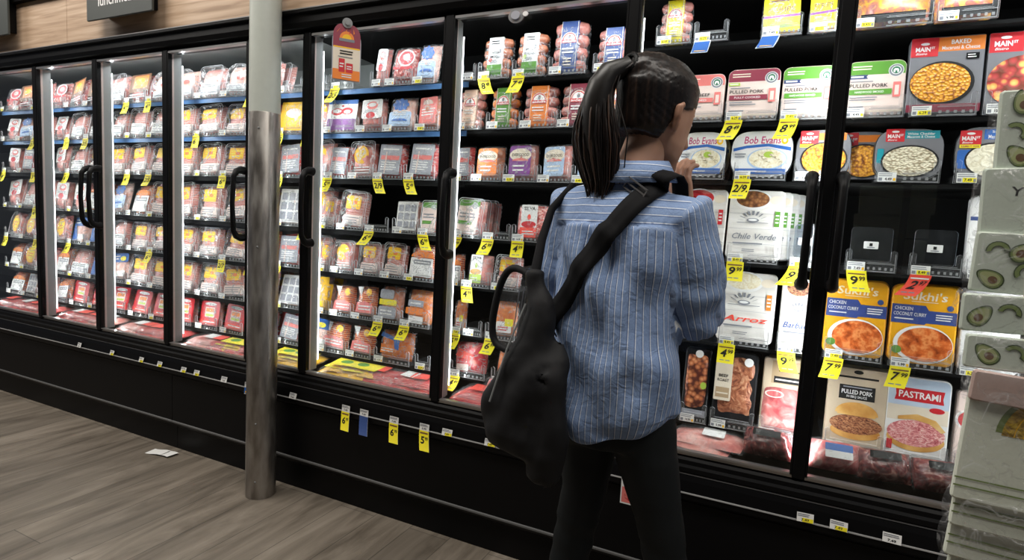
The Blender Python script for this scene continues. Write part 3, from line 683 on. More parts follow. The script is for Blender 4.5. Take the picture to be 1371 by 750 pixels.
@card
def c_bag(q, w_, h):
    X, Z = LW(q, w_, h); q.pillow(X(0), X(1), Z(0), Z(1), 0, .04, MATS['bagprint'], amp=.003, seed=9)
    q.rect(X(.08), X(.92), Z(.02), Z(.22), 'black', y=-.003); q.lines(X(.12), X(.88), Z(.06), Z(.18), 2, 'white')
CARD_D = dict(angus='shredded beef tray sleeved in cream and coral', pulled='pulled pork tray with maroon top band', pulledg='pulled pork tray with green top band', bob='white oval side dish with blue band',
 mac='oval macaroni tray with orange band', teal='oval white macaroni tray with teal band', mash='oval mashed potato tray with blue band', macbig='big baked macaroni box in grey and orange',
 potato='roasted potato box with red corner', chile='white plank-print chile verde pack', chili='white plank-print pack with red lettering', arroz='white plank-print rice pack with orange lettering',
 barb='white plank-print barbacoa pack, blue lettering', korean='white korean meal carton', thai='white thai meal carton', sauce='cream carton showing a red sauce bowl', sukhi='yellow coconut curry pack with blue banner',
 burger='brown pulled pork pack with burger picture', pastrami='pastrami tray with red banner', chunks='black tray of orange chicken chunks', beefroast='black beef roast tray with cream sleeve', pork='red pork slab under brown label', bag='yellow bag of purple-brown meat')
CARD_C = dict(bob='ready meal', mac='ready meal', teal='ready meal', mash='ready meal', macbig='ready meal', potato='ready meal')
CARD_N = dict(angus='meat_tray', pulled='meat_tray', pulledg='meat_tray', burger='meat_tray', pastrami='meat_tray', chunks='meat_tray', beefroast='meat_tray', pork='meat_tray', bag='meat_bag')
# see-through and soft packs: (name, body material, film, description, label routine)
MEAT = {}
def meatdef(k, body, desc, fn, name='lunchmeat_pack', arch_=False, filmk='shrink', lie=0): MEAT[k] = (body, desc, fn, name, arch_, filmk)
def f_white_red(q, X, Z, w_, h):
    q.rect(X(.1), X(.9), Z(.35), Z(.92), 'white', r=.01); q.ell(X(.45), Z(.45), w_*.18, h*.10, 'red'); q.ell(X(.5), Z(.74), w_*.22, h*.12, 'pinklabel'); q.ell(X(.5), Z(.76), w_*.15, h*.06, 'white'); q.lines(X(.2), X(.8), Z(.53), Z(.62), 2)
def f_red_disc(q, X, Z, w_, h):
    q.ell(X(.62), Z(.66), w_*.33, h*.22, 'white'); q.ell(X(.62), Z(.66), w_*.28, h*.18, 'red'); q.ell(X(.62), Z(.68), w_*.14, h*.09, 'pinkcream'); q.rect(X(.15), X(.9), Z(.36), Z(.44), 'red')
def f_blue_star(q, X, Z, w_, h):
    q.rect(X(.08), X(.92), Z(.10), Z(.52), 'paleblue', r=.01); q.ell(X(.48), Z(.72), w_*.28, h*.15, 'blue')
    for a in range(0, 360, 45): q.ell(X(.48)+w_*.25*math.cos(R(a)), Z(.72)+h*.14*math.sin(R(a)), w_*.06, h*.05, 'blue')
    q.lines(X(.2), X(.8), Z(.40), Z(.56), 3, 'white'); q.ell(X(.5), Z(.25), w_*.3, h*.07, 'blue', a0=0, a1=180)
def f_blue_bag(q, X, Z, w_, h):
    q.rect(X(.02), X(.98), Z(.02), Z(.96), 'white', r=.008); q.rect(X(.04), X(.96), Z(.02), Z(.38), 'purple', r=.004); q.rect(X(.02), X(.98), Z(.84), Z(.97), 'blue', r=.004)
    q.ell(X(.33), Z(.6), w_*.20, h*.11, 'red'); q.ell(X(.33), Z(.62), w_*.14, h*.06, 'white'); q.ell(X(.66), Z(.62), w_*.18, h*.11, 'red'); q.ell(X(.66), Z(.6), w_*.11, h*.06, 'white'); q.ell(X(.5), Z(.78), w_*.05, h*.03, 'red')
def f_pink_label(q, X, Z, w_, h):
    q.rect(X(.04), X(.86), Z(.12), Z(.90), 'pinklabel', r=.006); q.ell(X(.42), Z(.7), w_*.24, h*.14, 'pinkcream', a0=0, a1=180); q.lines(X(.14), X(.78), Z(.36), Z(.60), 3, 'white')
def f_grey_label(q, X, Z, w_, h):
    q.rect(X(.08), X(.84), Z(.08), Z(.90), 'greylabel', r=.004); q.lines(X(.18), X(.74), Z(.72), Z(.82), 1, 'white', 0)
    q.rect(X(.14), X(.78), Z(.48), Z(.60), 'pinklabel'); q.lines(X(.16), X(.72), Z(.18), Z(.44), 4, 'white'); q.rect(X(.3), X(.34), Z(.1), Z(.7), 'pinkcream')
def f_yellow_oval(q, X, Z, w_, h):
    q.ell(X(.42), Z(.62), w_*.30, h*.26, 'sticker'); q.lines(X(.24), X(.60), Z(.52), Z(.74), 3, 'yellow', 0); q.lines(X(.15), X(.85), Z(.08), Z(.30), 3, 'white')
def f_yellow_square(q, X, Z, w_, h):
    q.rect(X(.16), X(.74), Z(.50), Z(.86), 'sticker', r=.008); q.lines(X(.22), X(.68), Z(.56), Z(.80), 3, 'yellow', 0); q.ell(X(.5), Z(.68), w_*.1, h*.05, 'orange'); q.rect(X(.12), X(.9), Z(.06), Z(.34), 'pinkcream', r=.006); q.lines(X(.16), X(.84), Z(.10), Z(.30), 3)
def f_silver(q, X, Z, w_, h):
    q.rect(X(.04), X(.96), Z(.04), Z(.94), 'white', r=.004)
    for i in range(3):
        for j in range(3): q.rect(X(.10+.28*i), X(.32+.28*i), Z(.12+.26*j), Z(.32+.26*j), 'greylabel')
def f_green_label(q, X, Z, w_, h):
    q.rect(X(.02), X(.80), Z(.04), Z(.96), 'pinkcream', r=.006); q.rect(X(.02), X(.80), Z(.78), Z(.96), 'green', r=.006); badge(q, X(.62), Z(.80), min(.014, w_*.12)); q.lines(X(.1), X(.7), Z(.44), Z(.62), 2, 'inkgrey'); q.rect(X(.08), X(.6), Z(.28), Z(.38), 'green')
def f_orange_top(q, X, Z, w_, h):
    q.rect(X(.08), X(.92), Z(.06), Z(.58), 'white', r=.006); q.ell(X(.5), Z(.60), w_*.42, h*.18, 'orange', a0=0, a1=180); q.rect(X(.2), X(.84), Z(.40), Z(.52), 'inkgrey', r=.004); q.lines(X(.24), X(.8), Z(.42), Z(.5), 1, 'white', 0)
def f_yellow_bag(q, X, Z, w_, h): q.rect(X(.0), X(1), Z(.05), Z(.95), 'sticker', r=.006); q.ell(X(.5), Z(.6), w_*.3, h*.15, 'pinkcream')
def f_franks(q, X, Z, w_, h):
    q.decal([(X(.05), Z(.12)), (X(.95), Z(.12)), (X(.9), Z(.40)), (X(.5), Z(.50)), (X(.1), Z(.44))], 'pinklabel'); q.lines(X(.2), X(.85), Z(.18), Z(.38), 2, 'white', .1); q.decal([(X(.1), Z(.95)), (X(.4), Z(.95)), (X(.3), Z(.6))], 'white'); q.ell(X(.7), Z(.78), w_*.14, h*.12, 'sticker')
def f_grey_yellow(q, X, Z, w_, h):
    q.rect(X(.06), X(.66), Z(.62), Z(.88), 'greylabel', r=.01); q.rect(X(.06), X(.8), Z(.44), Z(.60), 'tagyellow', r=.003); q.rect(X(.05), X(.8), Z(.06), Z(.40), 'greylabel', r=.01); q.lines(X(.14), X(.7), Z(.14), Z(.32), 2, 'white')
def f_grey_orange(q, X, Z, w_, h):
    q.rect(X(.12), X(.70), Z(.50), Z(.68), 'greylabel', r=.006); q.rect(X(.05), X(.72), Z(.28), Z(.46), 'orange', r=.006); q.rect(X(.2), X(.75), Z(.04), Z(.24), 'white', r=.004); q.lines(X(.2), X(.6), Z(.54), Z(.64), 1, 'white')
def f_blue_red(q, X, Z, w_, h):
    q.decal([(X(.06), Z(.75)), (X(.45), Z(.66)), (X(.5), Z(.40)), (X(.62), Z(.36)), (X(.62), Z(.72)), (X(.1), Z(.9))], 'blue'); q.decal([(X(.1), Z(.2)), (X(.5), Z(.3)), (X(.46), Z(.5)), (X(.1), Z(.5))], 'orange'); q.lines(X(.12), X(.5), Z(.25), Z(.4), 2, 'white')
def egw(col):
    def f(q, X, Z, w_, h):
        q.rect(X(.12), X(.80), Z(.10), Z(.90), col, r=.01); q.ell(X(.46), Z(.66), w_*.34, h*.17, 'cream'); q.text('EVERGOOD', X(.46), Z(.66), w_*.54, h*.08, 'ink', .015); q.ell(X(.46), Z(.50), w_*.26, h*.07, 'pinklabel', a0=0, a1=180); q.lines(X(.24), X(.70), Z(.20), Z(.42), 2, 'white')
    return f
def silva(base, c1):
    def f(q, X, Z, w_, h):
        q.rect(X(.18), X(.66), Z(.06), Z(.96), 'white', r=.003); q.text('SILVA', X(.42), Z(.86), w_*.34, h*.10, 'ink', .02); q.rect(X(.18), X(.66), Z(.06), Z(.34), c1, r=.003)
        q.ell(X(.42), Z(.42), w_*.22, h*.09, 'red' if base == 'silva_red' else 'bun'); q.ell(X(.42), Z(.62), w_*.05, h*.08, 'tagred' if base == 'silva_red' else 'lime'); q.lines(X(.24), X(.60), Z(.12), Z(.26), 2, 'white')
    return f
def f_small(q, X, Z, w_, h): q.rect(X(.2), X(.8), Z(.16), Z(.40), 'white', r=.004); q.lines(X(.26), X(.74), Z(.2), Z(.36), 2); q.rect(X(.35), X(.7), Z(.55), Z(.7), 'tagred', r=.004)
def f_orange_meat(q, X, Z, w_, h): q.rect(X(.3), X(.85), Z(.12), Z(.42), 'white', r=.006); q.rect(X(.6), X(.9), Z(.30), Z(.50), 'tagyellow'); q.lines(X(.36), X(.8), Z(.16), Z(.30), 2, 'red')
def f_red_meat(q, X, Z, w_, h): q.decal([(X(.1), Z(.55)), (X(.55), Z(.40)), (X(.6), Z(.6)), (X(.2), Z(.78))], 'tagred'); q.rect(X(.15), X(.5), Z(.1), Z(.3), 'pinkcream', r=.004)
def f_strips(q, X, Z, w_, h):
    q.rect(X(.02), X(.98), Z(.03), Z(.98), 'yellow', r=.004); q.text('STRIPS', X(.5), Z(.55), w_*.7, h*.12, 'brown', .02); q.rect(X(.02), X(.98), Z(.36), Z(.42), 'purple'); q.ell(X(.5), Z(.2), w_*.32, h*.1, 'lime'); q.lines(X(.2), X(.8), Z(.70), Z(.9), 2, 'brown')
def f_arch(q, X, Z, w_, h): q.ell(X(.55), Z(.64), w_*.22, h*.12, 'white'); q.ell(X(.57), Z(.55), w_*.16, h*.08, 'tagred'); q.rect(X(.12), X(.88), Z(.08), Z(.34), 'white', r=.006); q.lines(X(.18), X(.82), Z(.12), Z(.30), 3)
def f_redkit(q, X, Z, w_, h):
    q.rect(X(.02), X(.98), Z(.04), Z(.97), 'red', r=.012); q.ell(X(.5), Z(.86), w_*.3, h*.06, 'white'); q.rect(X(.26), X(.74), Z(.36), Z(.74), 'pinkcream', r=.006); q.rect(X(.30), X(.70), Z(.56), Z(.70), 'orange', r=.002); q.rect(X(.3), X(.7), Z(.40), Z(.48), 'lime', r=.002); q.rect(X(.1), X(.9), Z(.10), Z(.26), 'tagred', r=.004); q.lines(X(.2), X(.8), Z(.13), Z(.23), 1, 'white', 0)
def f_bluepack(q, X, Z, w_, h):
    q.rect(X(.02), X(.98), Z(.62), Z(.97), 'blue', r=.006); q.decal([(X(.02), Z(.05)), (X(.45), Z(.05)), (X(.2), Z(.6)), (X(.02), Z(.6))], 'blue'); q.ell(X(.68), Z(.76), w_*.16, h*.09, 'tagyellow'); q.lines(X(.1), X(.5), Z(.7), Z(.9), 2, 'white'); q.rect(X(.4), X(.9), Z(.1), Z(.3), 'white', r=.004)
def f_whitestreak(q, X, Z, w_, h):
    q.rect(X(.08), X(.92), Z(.06), Z(.46), 'white', r=.01); q.lines(X(.14), X(.8), Z(.30), Z(.42), 2, 'ink'); q.lines(X(.14), X(.86), Z(.10), Z(.26), 2, 'greylabel')
def f_orangebox(q, X, Z, w_, h):
    q.rect(X(.04), X(.96), Z(.3), Z(.96), 'brown', r=.004); q.rect(X(.2), X(.86), Z(.45), Z(.90), 'orange', r=.004); q.ell(X(.5), Z(.7), w_*.2, h*.12, 'sticker'); q.lines(X(.1), X(.9), Z(.08), Z(.26), 2, 'white')
def f_halfmoon(q, X, Z, w_, h): q.ell(X(.45), Z(.5), w_*.30, h*.34, 'sticker'); q.ell(X(.45), Z(.52), w_*.2, h*.2, 'yellow'); q.lines(X(.25), X(.65), Z(.4), Z(.6), 2, 'orange')
for a in [('white_red', 'ham', 'white and pink ham pack with red disc', f_white_red), ('red_disc', 'salami', 'salami pack with round red label', f_red_disc), ('blue_star', 'turkey', 'pink meat pack with blue burst', f_blue_star),
          ('blue_bag', 'turkey', 'white bag with red swirl and purple base', f_blue_bag), ('pink_label', 'link_brown', 'sausage pack with salmon label', f_pink_label), ('grey_label', 'bacon', 'bacon pack with grey label', f_grey_label),
          ('yellow_oval', 'ham', 'pink meat pack with yellow oval sticker', f_yellow_oval), ('yellow_square', 'slices', 'sliced meat pack with square yellow sticker', f_yellow_square), ('silver', 'turkey', 'white pack of grey squares', f_silver),
          ('green_label', 'ham', 'meat tray with green-topped label', f_green_label), ('orange_top', 'franks', 'white label pack with orange top', f_orange_top), ('yellow_bag', 'turkey', 'bright yellow meat bag', f_yellow_bag),
          ('franks', 'franks', 'red frankfurter pack with pink label', f_franks), ('grey_yellow', 'link_brown', 'brown sausage pack, grey and yellow labels', f_grey_yellow), ('grey_orange', 'link_orange', 'orange sausage pack with grey label', f_grey_orange),
          ('blue_red', 'link_orange', 'orange meat pack with blue flash', f_blue_red), ('eg_orange', 'link_brown', 'sausage pack with orange label', egw('orange')), ('eg_purple', 'link_pink', 'sausage pack with purple label', egw('purple')),
          ('eg_blue', 'link_pink', 'sausage pack with pale blue label', egw('paleblue')), ('silva_red', 'salami', 'sausage pack with red chili label', silva('silva_red', 'tagred')), ('silva_green', 'ham', 'sausage pack with green label', silva('g', 'lime')),
          ('orange_meat', 'link_orange', 'orange meat pack with small white label', f_orange_meat), ('red_meat', 'redmeat', 'red meat pack with red flash', f_red_meat), ('strips', 'bagprint', 'yellow strips bag', f_strips),
          ('arch', 'turkey', 'arched clear pack with red seal', f_arch), ('redkit', 'ham', 'red lunch kit carton', f_redkit), ('bluepack', 'turkey', 'blue-cornered sliced meat pack', f_bluepack),
          ('whitestreak', 'slices', 'clear white-labelled sliced meat pack', f_whitestreak), ('orangebox', 'salami', 'brown and orange meat pack', f_orangebox), ('halfmoon', 'ham', 'round ham with yellow oval sticker', f_halfmoon)]:
    meatdef(*a, arch_=(a[0] in ('arch', 'halfmoon')), name={'redkit': 'lunch_kit', 'franks': 'frankfurter_pack', 'halfmoon': 'ham_pack'}.get(a[0], 'sausage_pack' if 'sausage' in a[2] else 'bacon_pack' if 'bacon' in a[2] else 'lunchmeat_pack'))
def meat_protos(k, w_, h):
    key = ('meat', k, round(w_, 2), round(h, 2))
    if key in SHEET: return SHEET[key]
    random.seed(sum(map(ord, k)))
    body, desc, fn, name, ar, fk = MEAT[k]
    q = MB(); X, Z = LW(q, w_, h)
    q.pillow(X(.03), X(.97), Z(.02), Z(.98), .004, .030, MATS[body], amp=.004, nx=10, nz=12, seed=sum(map(ord, k)) % 17, pw=5)
    lb = MB(); fn(lb, X, Z, w_, h)
    lb.v = [Vector((v.x, v.y+.0025, v.z)) for v in lb.v]
    f = MB()
    if ar or k in ('yellow_square', 'whitestreak', 'yellow_oval', 'green_label'):
        P = rr_pts(X(0), X(1), Z(0), Z(1), w_*(.45 if ar else .14), top_only=ar)
        f.prism(P, -.002, .034, MATS['blister'], side=MATS['blister'], bev=.006, smooth=False)
        pp = [(p[0]*.985, -.004, h/2+(p[1]-h/2)*.985) for p in P]; f.tube(pp+[pp[0]], .0011, MATS['rimplastic'], 4, cap=False)
        pp = [(p[0]*.86, -.005, h/2+(p[1]-h/2)*.88) for p in P]; f.tube(pp+[pp[0]], .0006, MATS['rimplastic'], 4, cap=False)
    else:
        f.pillow(X(-.01), X(1.01), Z(0), Z(1.03), -.003, .032, MATS['shrink'], amp=.005, nx=12, nz=14, seed=4, pw=6, back=False)
    SHEET[key] = (q.mesh(name), lb.mesh('label'), f.mesh('film')); return SHEET[key]
def meat_pack(k, x, z, w_, h, where, tilt=9, ry=0, rz=0, yy=.150, cat='meat pack'):
    b, l, f = meat_protos(k, w_, h)
    o = link(b, MEAT[k][3], None, (x, yy, z+.006+.034*math.sin(R(tilt))+abs(w_/2*math.sin(R(ry)))), (R(-tilt), R(ry), R(rz)))
    link(l, 'printed_label', o); link(f, 'plastic_film', o)
    tag(o, f'{MEAT[k][1]}, {where}', cat, 'meat packs on the case shelves'); return o
# sausage packs: links behind a wrap-round sleeve
SAUS = dict(white_a=('white', 'link_brown', 'white sleeve, tomato'), white_b=('white', 'link_brown', 'white sleeve, chili'), navy=('navy', 'link_pink', 'navy sleeve'), peach=('peach', 'link_pink', 'peach sleeve'), green=('green', 'link_orange', 'green sleeve'),
            orange=('orange', 'link_pink', 'orange sleeve'), maroon=('maroon', 'link_pink', 'maroon sleeve'), yellow=('yellow', 'link_pink', 'yellow sleeve'))
def saus_pack(k, x, z, w_, h, where):
    slv, lk, dd = SAUS[k]; key = ('saus', k, round(w_, 2), round(h, 2))
    nl = 4
    if key not in SHEET:
        random.seed(5); q = MB(); s0, s1 = (-.27*w_, .24*w_)
        q.prism(rr_pts(s0, s1, .002, h, .002), -.010, .034, slv, bev=.003)
        q.lay = 68; cx = (s0+s1)/2; sw = s1-s0
        if slv == 'white':
            q.rect(s0, s1, .003, h*.30, 'green'); q.lines(s0+sw*.2, s1-sw*.2, h*.8, h*.92, 2, 'ink', .1)
            q.text('CHICKEN' if k == 'white_a' else 'MILD', cx, h*.60, sw*.62, h*.06, 'ink', .01); q.text('SMOKED' if k == 'white_a' else 'ITALIAN', cx, h*.50, sw*.7, h*.06, 'ink', .01)
            q.ell(s0+sw*.2, h*.42, sw*.13, h*.05, 'tagred' if k == 'white_a' else 'lime'); q.ell(s1-sw*.15, h*.66, sw*.06, h*.05, 'inkgrey'); q.lines(s0+sw*.2, s1-sw*.2, h*.34, h*.42, 2, 'inkgrey')
        else:
            sunhouse(q, cx, h*.62, sw*.38); q.rect(s0+.002, s0+.004, .004, h*.98, 'cream'); q.rect(s1-.004, s1-.002, .004, h*.98, 'cream')
            q.lines(s0+sw*.15, s1-sw*.15, h*.34, h*.48, 2, 'white', .1); q.lines(s0+sw*.25, s1-sw*.2, h*.1, h*.28, 3, 'cream', .2)
        sl = q.mesh('paper_sleeve')
        c = MB(); r_ = h/(2*nl)*1.02
        c.tube([(-w_/2+.002, .016, 0), (-w_/2+.008, .016, .0), (-w_/4, .015, .002), (0, .016, .003), (w_/4, .015, .002), (w_/2-.008, .016, 0), (w_/2-.002, .016, 0)], [r_*.35, r_*.8, r_, r_, r_, r_*.8, r_*.35], lk, 12)
        f = MB(); f.pillow(-w_/2, w_/2, .0, h+.004, -.016, .036, MATS['shrink'], amp=.003, seed=2, pw=8, back=False)
        SHEET[key] = (sl, c.mesh('sausage'), f.mesh('plastic_film'))
    sl, c, f = SHEET[key]
    o = empty('sausage_pack', (x, .156, z+.011)); o.rotation_euler = (R(-7), 0, R(random.uniform(-3, 3)))
    link(sl, 'paper_sleeve', o)
    for i in range(nl): link(c, 'sausage', o, (random.uniform(-.002, .002), .001, h*(i+.5)/nl))
    link(f, 'plastic_film', o)
    tag(o, f'four-link sausage pack, {dd}, {where}', 'sausage pack', 'sausage packs on the case shelves'); return o
def card_pack(k, x, z, w_, h, where, yy=.150, tilt=7, rz=0):
    key = ('card', k, round(w_, 2), round(h, 2))
    if key not in SHEET:
        random.seed(sum(map(ord, k))); q = MB(); CARD[k](q, w_, h); SHEET[key] = q.mesh(k)
    o = link(SHEET[key], CARD_N.get(k, 'ready_meal_box'), None, (x, yy, z+.010+.041*math.sin(R(tilt))), (R(-tilt), 0, R(rz)))
    tag(o, f'{CARD_D[k]}, {where}', CARD_C.get(k, 'meat tray' if k in CARD_N else 'meal carton'), 'meal packs on the case shelves'); return o
# ------------------------------------------------------------------ stock the case
# (door, shelf, kind, design, x, width, height, sale tag)
ITEMS = [
(5,0,'empty','',-1.934,0.093,0.098,0), (5,0,'empty','',-1.798,0.118,0.076,'2/5'), (5,0,'meat','white_red',-1.608,0.063,0.175,0),
(5,0,'meat','red_disc',-1.498,0.133,0.166,0), (5,0,'meat','blue_star',-1.374,0.102,0.171,0), (5,1,'meat','blue_bag',-1.815,0.179,0.149,0),
(5,1,'meat','white_red',-1.645,0.137,0.176,0), (5,1,'meat','blue_star',-1.498,0.142,0.172,0), (5,1,'meat','pink_label',-1.350,0.109,0.164,0),
(5,2,'meat','grey_label',-1.824,0.130,0.148,'5.99'), (5,2,'meat','yellow_oval',-1.685,0.132,0.167,0), (5,2,'meat','grey_label',-1.539,0.145,0.172,'2/9'),
(5,2,'meat','grey_label',-1.377,0.148,0.164,'5.49'), (5,3,'meat','yellow_square',-1.875,0.089,0.138,0), (5,3,'meat','yellow_square',-1.737,0.144,0.171,0),
(5,3,'empty','',-1.587,0.121,0.100,'6.49'), (5,3,'meat','silver',-1.442,0.115,0.141,0), (5,3,'meat','green_label',-1.324,0.092,0.141,'6.99'),
(5,4,'meat','yellow_oval',-1.886,0.072,0.130,0), (5,4,'meat','yellow_oval',-1.779,0.125,0.142,0), (5,4,'meat','yellow_square',-1.635,0.128,0.145,0),
(5,4,'meat','yellow_square',-1.502,0.114,0.148,0), (5,4,'meat','orange_top',-1.362,0.142,0.160,0), (5,5,'meat','yellow_bag',-1.886,0.072,0.139,0),
(5,5,'meat','franks',-1.781,0.118,0.137,0), (5,5,'meat','franks',-1.655,0.117,0.144,0), (5,5,'meat','grey_yellow',-1.521,0.128,0.193,'6.99'),
(5,5,'meat','grey_orange',-1.373,0.144,0.191,'6.99'), (5,6,'meat','franks',-1.832,0.161,0.146,0), (5,6,'meat','franks',-1.670,0.135,0.146,0),
(5,6,'meat','blue_red',-1.485,0.183,0.142,0), (5,6,'empty','',-1.322,0.071,0.090,0), (6,0,'empty','',-1.162,0.061,0.080,0),
(6,0,'saus','white_a',-1.054,0.126,0.153,'8.49'), (6,0,'saus','white_b',-0.908,0.125,0.157,'7.49'), (6,0,'saus','navy',-0.756,0.135,0.186,0),
(6,0,'saus','navy',-0.589,0.131,0.147,0), (6,1,'saus','peach',-1.156,0.118,0.158,0), (6,1,'saus','green',-1.010,0.122,0.160,0),
(6,1,'saus','orange',-0.860,0.142,0.160,0), (6,1,'saus','maroon',-0.706,0.148,0.153,0), (6,1,'saus','orange',-0.558,0.117,0.143,0),
(6,2,'meat','grey_label',-1.180,0.083,0.144,0), (6,2,'meat','eg_orange',-1.065,0.129,0.141,0), (6,2,'meat','eg_purple',-0.922,0.131,0.151,0),
(6,2,'meat','eg_blue',-0.783,0.124,0.144,0), (6,2,'meat','eg_blue',-0.651,0.118,0.138,0), (6,3,'meat','green_label',-1.142,0.130,0.154,'5.99'),
(6,3,'empty','',-1.006,0.117,0.093,'6.99'), (6,3,'meat','silva_red',-0.866,0.139,0.144,'4.99'), (6,4,'meat','orange_top',-1.188,0.053,0.125,0),
(6,4,'meat','silva_green',-1.090,0.122,0.131,'4.99'), (6,4,'meat','yellow_square',-0.959,0.113,0.134,0), (6,5,'meat','orange_meat',-1.167,0.053,0.135,'6.99'),
(6,5,'empty','',-1.091,0.082,0.094,0), (6,5,'meat','orange_meat',-0.968,0.124,0.151,'6.99'), (6,6,'meat','red_meat',-1.108,0.160,0.154,'4.49'),
(6,6,'meat','orange_meat',-0.936,0.114,0.137,0), (7,0,'saus','yellow',-0.385,0.110,0.149,0), (7,0,'empty','',-0.266,0.102,0.094,'B'),
(7,0,'meat','strips',-0.059,0.111,0.169,'B'), (7,0,'meat','strips',0.054,0.076,0.174,0), (7,1,'card','angus',-0.287,0.152,0.149,'6.99'),
(7,1,'card','pulled',-0.125,0.154,0.158,'8.49'), (7,1,'card','pulledg',0.031,0.143,0.156,'8.99'), (7,2,'card','bob',-0.265,0.149,0.168,0),
(7,2,'card','bob',-0.083,0.179,0.170,'2/9.00'), (7,2,'card','mac',0.090,0.148,0.165,0), (7,3,'card','chili',-0.250,0.157,0.259,0),
(7,3,'card','chile',-0.082,0.165,0.250,'9.99'), (7,3,'plate','',0.067,0.082,0.120,'9.99'), (7,4,'card','arroz',-0.085,0.172,0.231,'4.99'),
(7,4,'card','barb',0.074,0.116,0.223,'9.99'), (7,5,'card','chunks',-0.221,0.085,0.242,0), (7,5,'card','beefroast',-0.097,0.133,0.258,0),
(7,5,'card','pork',0.049,0.128,0.245,0), (8,0,'card','bag',0.230,0.188,0.131,0), (8,0,'card','bag',0.401,0.134,0.131,0),
(8,1,'card','pulledg',0.208,0.146,0.160,0), (8,1,'card','macbig',0.373,0.172,0.218,0), (8,1,'card','potato',0.542,0.150,0.238,0),
(8,2,'card','teal',0.309,0.165,0.146,0), (8,2,'card','mash',0.496,0.151,0.157,0), (8,3,'plate','',0.244,0.125,0.135,'9.99'),
(8,3,'plate','',0.402,0.120,0.134,'R2.97'), (8,3,'card','korean',0.530,0.114,0.239,0), (8,4,'card','sukhi',0.224,0.162,0.249,'7.99'),
(8,4,'card','sukhi',0.395,0.156,0.249,'7.99'), (8,4,'card','thai',0.552,0.134,0.239,0), (8,5,'card','burger',0.252,0.159,0.251,0),
(8,5,'card','pastrami',0.409,0.156,0.242,0), (8,5,'card','sauce',0.571,0.138,0.223,0),
]

def fit_h(bay, row, h):
    Z_ = ZL if bay < 7 else ZR
    return min(h, (Z_[row-1]-.010 if row else 2.04)-Z_[row]-.028)
def where(bay, row, k): return f'{ORD[k]} along {ROW7[row]}, {DOOR[bay]}'
cnt = {}
rng = random.Random(4)
for (bay, row, kind, dsg, x, w_, h, tg) in ITEMS:
    z = (ZL if bay < 7 else ZR)[row]
    k = cnt.get((bay, row), 0); cnt[(bay, row)] = k+1
    wh = where(bay, row, k); random.seed(bay*100+row*10+k)
    tg = tg or None; h = fit_h(bay, row, h)
    if tg and len(tg.replace('.', '')) > 3 and tg[0] != 'R' and '/' not in tg: tg = tg.replace('.', '')
    if tg: tg = tg.replace('.', '') if '/' not in tg else tg
    tw = min(w_, .15) if kind == 'card' else w_
    if kind == 'card' and dsg == 'bag': tw = w_
    display_tray(x, z, tw, wh, tg, plate=(kind == 'plate'), empty_=(kind == 'empty'), rng=rng)
    if kind == 'meat': meat_pack(dsg, x, z, w_*.97, h*.97, wh, ry=random.uniform(-3, 3), rz=random.uniform(-5, 5))
    elif kind == 'saus': saus_pack(dsg, x, z, w_*.96, h, wh)
    elif kind == 'card': card_pack(dsg, x, z, w_, h*.99, wh)
# packs queued behind the front one on the same tray
def behind(bay, row, kind, dsg, x, w_, h, dx, n):
    z = (ZL if bay < 7 else ZR)[row]; h = fit_h(bay, row, h)
    for i in range(1, n+1):
        wh = f'{ORD[i]} in line, {ROW7[row]}, {DOOR[bay]}'
        if kind == 'card': card_pack(dsg, x+dx*i, z, w_, h*.99, wh, yy=.150+.048*i)
        else: meat_pack(dsg, x+dx*i, z, w_*.97, h*.97, wh, yy=.150+.048*i)
behind(7, 3, 'card', 'chile', -.082, .165, .250, .022, 4)
behind(7, 1, 'card', 'pulledg', .031, .143, .156, .004, 2)
behind(8, 1, 'card', 'pulledg', .208, .146, .160, .018, 2)
behind(8, 4, 'card', 'sukhi', .395, .156, .249, .016, 2)
behind(8, 4, 'card', 'sukhi', .224, .162, .249, .008, 1)
behind(7, 2, 'card', 'bob', -.265, .149, .168, .010, 1)
behind(8, 2, 'card', 'mac', .20, .148, .160, .0, 1)
behind(8, 5, 'card', 'burger', .252, .159, .251, .012, 1)
behind(7, 5, 'card', 'beefroast', -.097, .133, .258, .012, 1)
behind(7, 5, 'card', 'pork', .049, .128, .245, .012, 1)
behind(6, 3, 'meat', 'green_label', -1.142, .130, .154, .01, 2)

